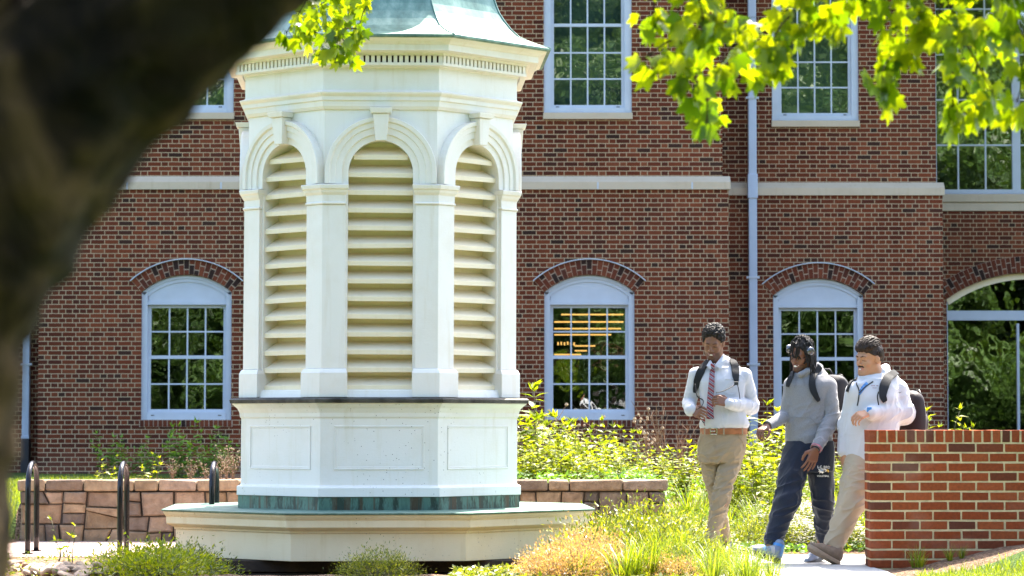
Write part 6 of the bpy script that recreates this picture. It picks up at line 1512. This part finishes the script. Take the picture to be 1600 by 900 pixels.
# ---------------------------------------------------------------- third man: white fleece, moustache
Y3 = 20.48
def J3(px, py, dy=0): return at(px, py, Y3+dy)
p3 = empty('person', tuple(J3(1340, 882))); tag(p3, 'person with a moustache in white zip fleece and cream chinos beside the brick wall', 'person')
h3_ = Head(J3(1357.5, 561, 0), R(54), R(8), R(-4), 1.04, 1.08)
s3L, s3R = J3(1337, 612, -.06), J3(1400, 610, .06); e3L, e3R = J3(1322, 665, .02), J3(1411, 645, .02); w3L, w3R = J3(1317, 706, -.02), J3(1358, 645, -.22)
hF, kF, aF = J3(1346, 722, -.04), J3(1330, 787, -.16), J3(1303, 850, -.20); hB, kB, aB = J3(1378, 722, .05), J3(1384, 795, .06), J3(1398, 852, .14)
f = Sdf(); h3_.build(f, J3(1372, 604, .03), .066, .3)
f.ell(h3_.P(0, .03, -.085), (.055, .05, .035), h3_.M3(), .03)
f.loft(keys([(712, 1326, 1394, .14, 0), (660, 1326, 1398, .14, 0), (610, 1336, 1398, .12, 0)], Y3)); f.cone(s3L, s3R, .055, .055, .03)
f.path([s3L, e3L, w3L], [.045, .036, .028], .02); f.path([s3R, e3R, w3R], [.048, .038, .028], .02)
hand(f, w3L, (.05, -.1, -1), (.8, .3, 0), (-.5, -.8, 0), .35, 1.0, .05, .3); hand(f, w3R, J3(1340, 650, -.27)-w3R, (.1, .7, -.8), (-.4, -.5, .6), .7, 1.05, .05, .5)
f.path([hF, kF, aF], [.085, .06, .042], .03); f.path([hB, kB, aB], [.085, .06, .042], .03); f.cone(aF, J3(1290, 862, -.26), .034, .03, .02); f.cone(aB, J3(1392, 870, .1), .03, .028, .02)
mk('body', f, .0042, M['skin'], p3, smooth=1, col=lambda V: h3_.face_col(V, TAN, (.44, .19, .13), -.3))
h3_.extras(p3, M['hair_brown'], .2, True, .005)
m = MB(); m.tube([Vector(h3_.P(-.034, .066, -.057)), Vector(h3_.P(-.018, .084, -.044)), Vector(h3_.P(0, .093, -.042)), Vector(h3_.P(.018, .084, -.044)), Vector(h3_.P(.034, .066, -.057))], [.003, .0062, .0058, .0062, .003], 8); m.build('moustache', M['hair_brown'], p3, smooth=True)
hs = Sdf(); hs.ell(h3_.P(0, -.018, .044), np.array((.087, .100, .086)), h3_.M3(), .01); hs.ell(h3_.P(0, .02, .098), np.array((.068, .072, .038)), h3_.M3(), .03); hs.ell(h3_.P(0, .07, .088), np.array((.052, .03, .026)), h3_.M3(), .02)
hs.ell(h3_.P(0, -.07, -.0), np.array((.066, .045, .06)), h3_.M3(), .03)
hs.cut(h3_.P(0, .066, .062), np.array(h3_.R @ Vector((0, .5, -.85)).normalized())); hs.cone(h3_.P(.073, .022, .03), h3_.P(.074, .022, -.012), .010, .006, .01); hs.cone(h3_.P(-.073, .022, .03), h3_.P(-.074, .022, -.012), .010, .006, .01); hs.cut(h3_.P(0, -.03, -.03), np.array(h3_.R @ Vector((0, .75, -1)).normalized()))
def quiff(V, Fs):
    L = (V-np.array(h3_.c))@np.array(h3_.R); N = normals(V, Fs); n_ = vnoise(np.stack([L[:, 0]*130, L[:, 1]*26, L[:, 2]*30], 1), 3); return V+N*(.014*(n_-.35))[:, None]
V, Fs = hs.mesh(.004, smooth=1); V = quiff(V, Fs); h3o = link('hair', fast_mesh('hair', V, Fs, True), M['hair_brown'], p3)
m = MB(); r3 = random.Random(4)
for k in range(210):
    x0 = r3.uniform(-.062, .062); lift = r3.uniform(0, .012)+.012*math.cos(x0*20); a0 = r3.uniform(.32, 1.7); ln = r3.uniform(.4, 1.0); pts_ = []
    for t in np.linspace(0, 1, 7):
        a_ = a0+ln*t; wv = .004*math.sin(6*t+k); xx = x0*(1+.25*math.sin(a_))+wv; rr = math.sqrt(max(.02, 1-(xx/.09)**2)); pts_.append(Vector(h3_.P(xx, -.012+math.cos(a_)*(.100+lift)*rr, .052+math.sin(a_)*(.088+lift*(1.2-.5*abs(t-.4)))*rr)))
    m.tube(pts_, [.0022, .0034, .0038, .0036, .003, .002, .0008], 4)
for k in range(240):
    th = r3.uniform(-.25, 3.4); z0 = r3.uniform(.0, .075); x_, y_ = math.cos(th+.0), -math.sin(th); pts_ = []
    if y_ > .2: continue
    for t in np.linspace(0, 1, 5):
        z_ = z0-.045*t; th2 = th+(.12*t if x_ > 0 else -.12*t); rr = math.sqrt(max(.05, 1-((z_-.044)/.09)**2)); pts_.append(Vector(h3_.P(math.cos(th2)*.087*rr, -.018-math.sin(th2)*.100*rr, z_)))
    m.tube(pts_, [.001, .003, .0034, .003, .0008], 4)
m.build('hair_strands', M['hair_brown'], h3o, smooth=True)
# fleece
f = Sdf(); tor = keys([(719, 1319, 1392, .17, 0), (700, 1320, 1398, .18, 0), (670, 1318, 1404, .185, 0), (645, 1320, 1405, .18, 0), (620, 1324, 1404, .165, 0), (604, 1332, 1402, .14, .01), (592, 1346, 1392, .11, .02)], Y3)
f.loft(tor, .02, 2.2); f.cone(s3L, s3R, .072, .078, .05); f.cone(J3(1356, 595, 0), J3(1388, 592, .05), .068, .068, .05)
f.path([s3L, e3L, lerp(e3L, w3L, .98)], [.066, .058, .044], .03); f.path([s3R, e3R, lerp(e3R, w3R, .95)], [.084, .080, .048], .03)
f.path([J3(1343, 601, -.12), J3(1360, 596, -.08), J3(1378, 580, .02), J3(1384, 575, .09), J3(1366, 580, .14), J3(1352, 585, .02)], [.010, .018, .024, .028, .03, .016], .02)
sf = [(e3R, .2, (1, .3, .6), .045, .016), (lerp(e3R, w3R, .5), .16, (.4, .2, 1), .04, .010), (J3(1345, 640, -.15), .26, (.3, 0, 1), .09, .010), (J3(1340, 695, -.15), .2, (.15, 0, 1), .07, .010), (e3L, .15, (1, .4, .3), .04, .010), (s3R, .16, (.5, .2, 1), .05, .010)]
fl = mk('fleece', f, .005, M['fleece'], p3, sf, 41); bv = bvh_of(fl)
m = MB(); m.tube(dense([J3(1338, 600, -.19), J3(1341, 612, -.2), J3(1337, 633, -.2)], 10), .004, 6)
strip(bv, dense([J3(1334, 598, -.15), J3(1340, 612, -.17), J3(1337, 634, -.17)], 12), .009, .003, 'zipper', M['rubber_black'], fl, .001, (-.5, -.85, 0)); strip(bv, dense([J3(1361, 594, -.15), J3(1350, 602, -.17), J3(1341, 613, -.17)], 12), .009, .003, 'collar_edge', M['rubber_black'], fl, .002, (-.4, -.85, .2))
strip(bv, dense([J3(1353, 597, -.15), J3(1346, 604, -.17), J3(1341, 616, -.17)], 10), [.03]*6+[.028, .024, .02, .015, .01], .004, 'tie', M['blue_tie'], p3, .0005, (-.4, -.85, .2))
for i, (w_, py) in enumerate(((.05, 603), (.03, 606.5))):
    m = MB(); cc = J3(1367, py, -.2)
    for j in range(int(w_/.007)):
        x = -w_/2+j*.0075; 
        if j in (4,): continue
        decal_poly(bv, [[(x, 0), (x+.0052, .001), (x+.005, .0075 if j % 3 == 0 else .0052), (x+.001, .005)]], cc, M['maroon_print'], fl, (-.1, -1, 0), 'embroidery')
decal_poly(bv, [[(-.016, .004), (-.010, -.004), (-.003, -.005), (.018, .006), (-.004, -.0005), (-.009, .0)]], J3(1409, 613, -.1), M['rubber_black'], fl, (.1, -1, 0), 'swoosh')
wt_ = ring_on(lerp(e3R, w3R, .99), w3R-e3R, .033, .024, 'watch', M['rubber_black'], p3, th=.006)
m = MB(); cw = lerp(e3R, w3R, .99)+Vector((-.005, -.03, .024)); m.box(cw.x-.018, cw.x+.018, cw.y-.006, cw.y+.004, cw.z-.018, cw.z+.018); m.build('watch_face', M['shoe_lightblue'], wt_, bevel=.004)
f = Sdf(); f.loft(keys([(745, 1319, 1394, .15, 0), (725, 1318, 1398, .16, 0), (705, 1322, 1396, .155, 0)], Y3), .03)
f.path([hF, lerp(hF, kF, .5), kF, lerp(kF, aF, .5), aF], [.125, .112, .096, .080, .068], .02); f.path([hB, lerp(hB, kB, .5), kB, lerp(kB, aB, .5), aB], [.12, .105, .088, .072, .062], .015)
tf = [(kF, .24, (1, .2, .4), .045, .017), (J3(1348, 745, -.1), .2, (1, 0, .15), .04, .014), (aF, .17, (1, 0, .4), .035, .015), (lerp(hF, kF, .5), .2, (1, 0, -.3), .05, .012), (J3(1340, 760), 0, (0, 0, 1), .1, .006)]
mk('chinos', f, .005, M['cream'], p3, tf, 51)
shoe(p3, J3(1309, 884, -.24), J3(1258, 856, -.36), (-.1, 0, 1), M['shoe_tan'], M['sole_tan'], .29, False, 1.08, .026, M['shoe_tan'])
shoe(p3, J3(1402, 870, .16), J3(1380, 882, -.06), (0, 0, 1), M['shoe_tan'], M['sole_tan'], .28)
bp = backpack('dark maroon backpack on the man in white fleece, above the brick wall', J3(1419, 648, .17), R(-62), .31, .42, .21, M['pack_maroon'], 8)
strip(bv, dense([J3(1399, 586, .05), J3(1388, 590, -.06), J3(1381, 604, -.14), J3(1379, 618, -.17), J3(1383, 628, -.17)], 14), [.05, .055, .06, .066, .07, .07, .07, .07, .066, .06, .055, .05, .045, .04, .03], .014, 'shoulder_strap', M['webbing'], bp, .004, (-.1, -.95, .4))
strip(bv, dense([J3(1340, 592, .0), J3(1331, 603, -.08), J3(1326, 613, -.1)], 10), .02, .01, 'shoulder_strap', M['webbing'], bp, .004, (-.6, -.8, .3))
m = MB(); m.tube(dense([J3(1373, 612, -.2), J3(1371, 620, -.21), J3(1373, 633, -.21)], 8), .005, 6); m.build('strap_webbing', M['webbing'], bp, smooth=True)

# prototypes that no copy ever used
for o in list(bpy.data.objects):
    if o.parent is None and o.type in ('EMPTY', 'MESH') and not o.get('label') and not o.get('kind'):
        for ch in list(o.children_recursive): bpy.data.objects.remove(ch)
        bpy.data.objects.remove(o)
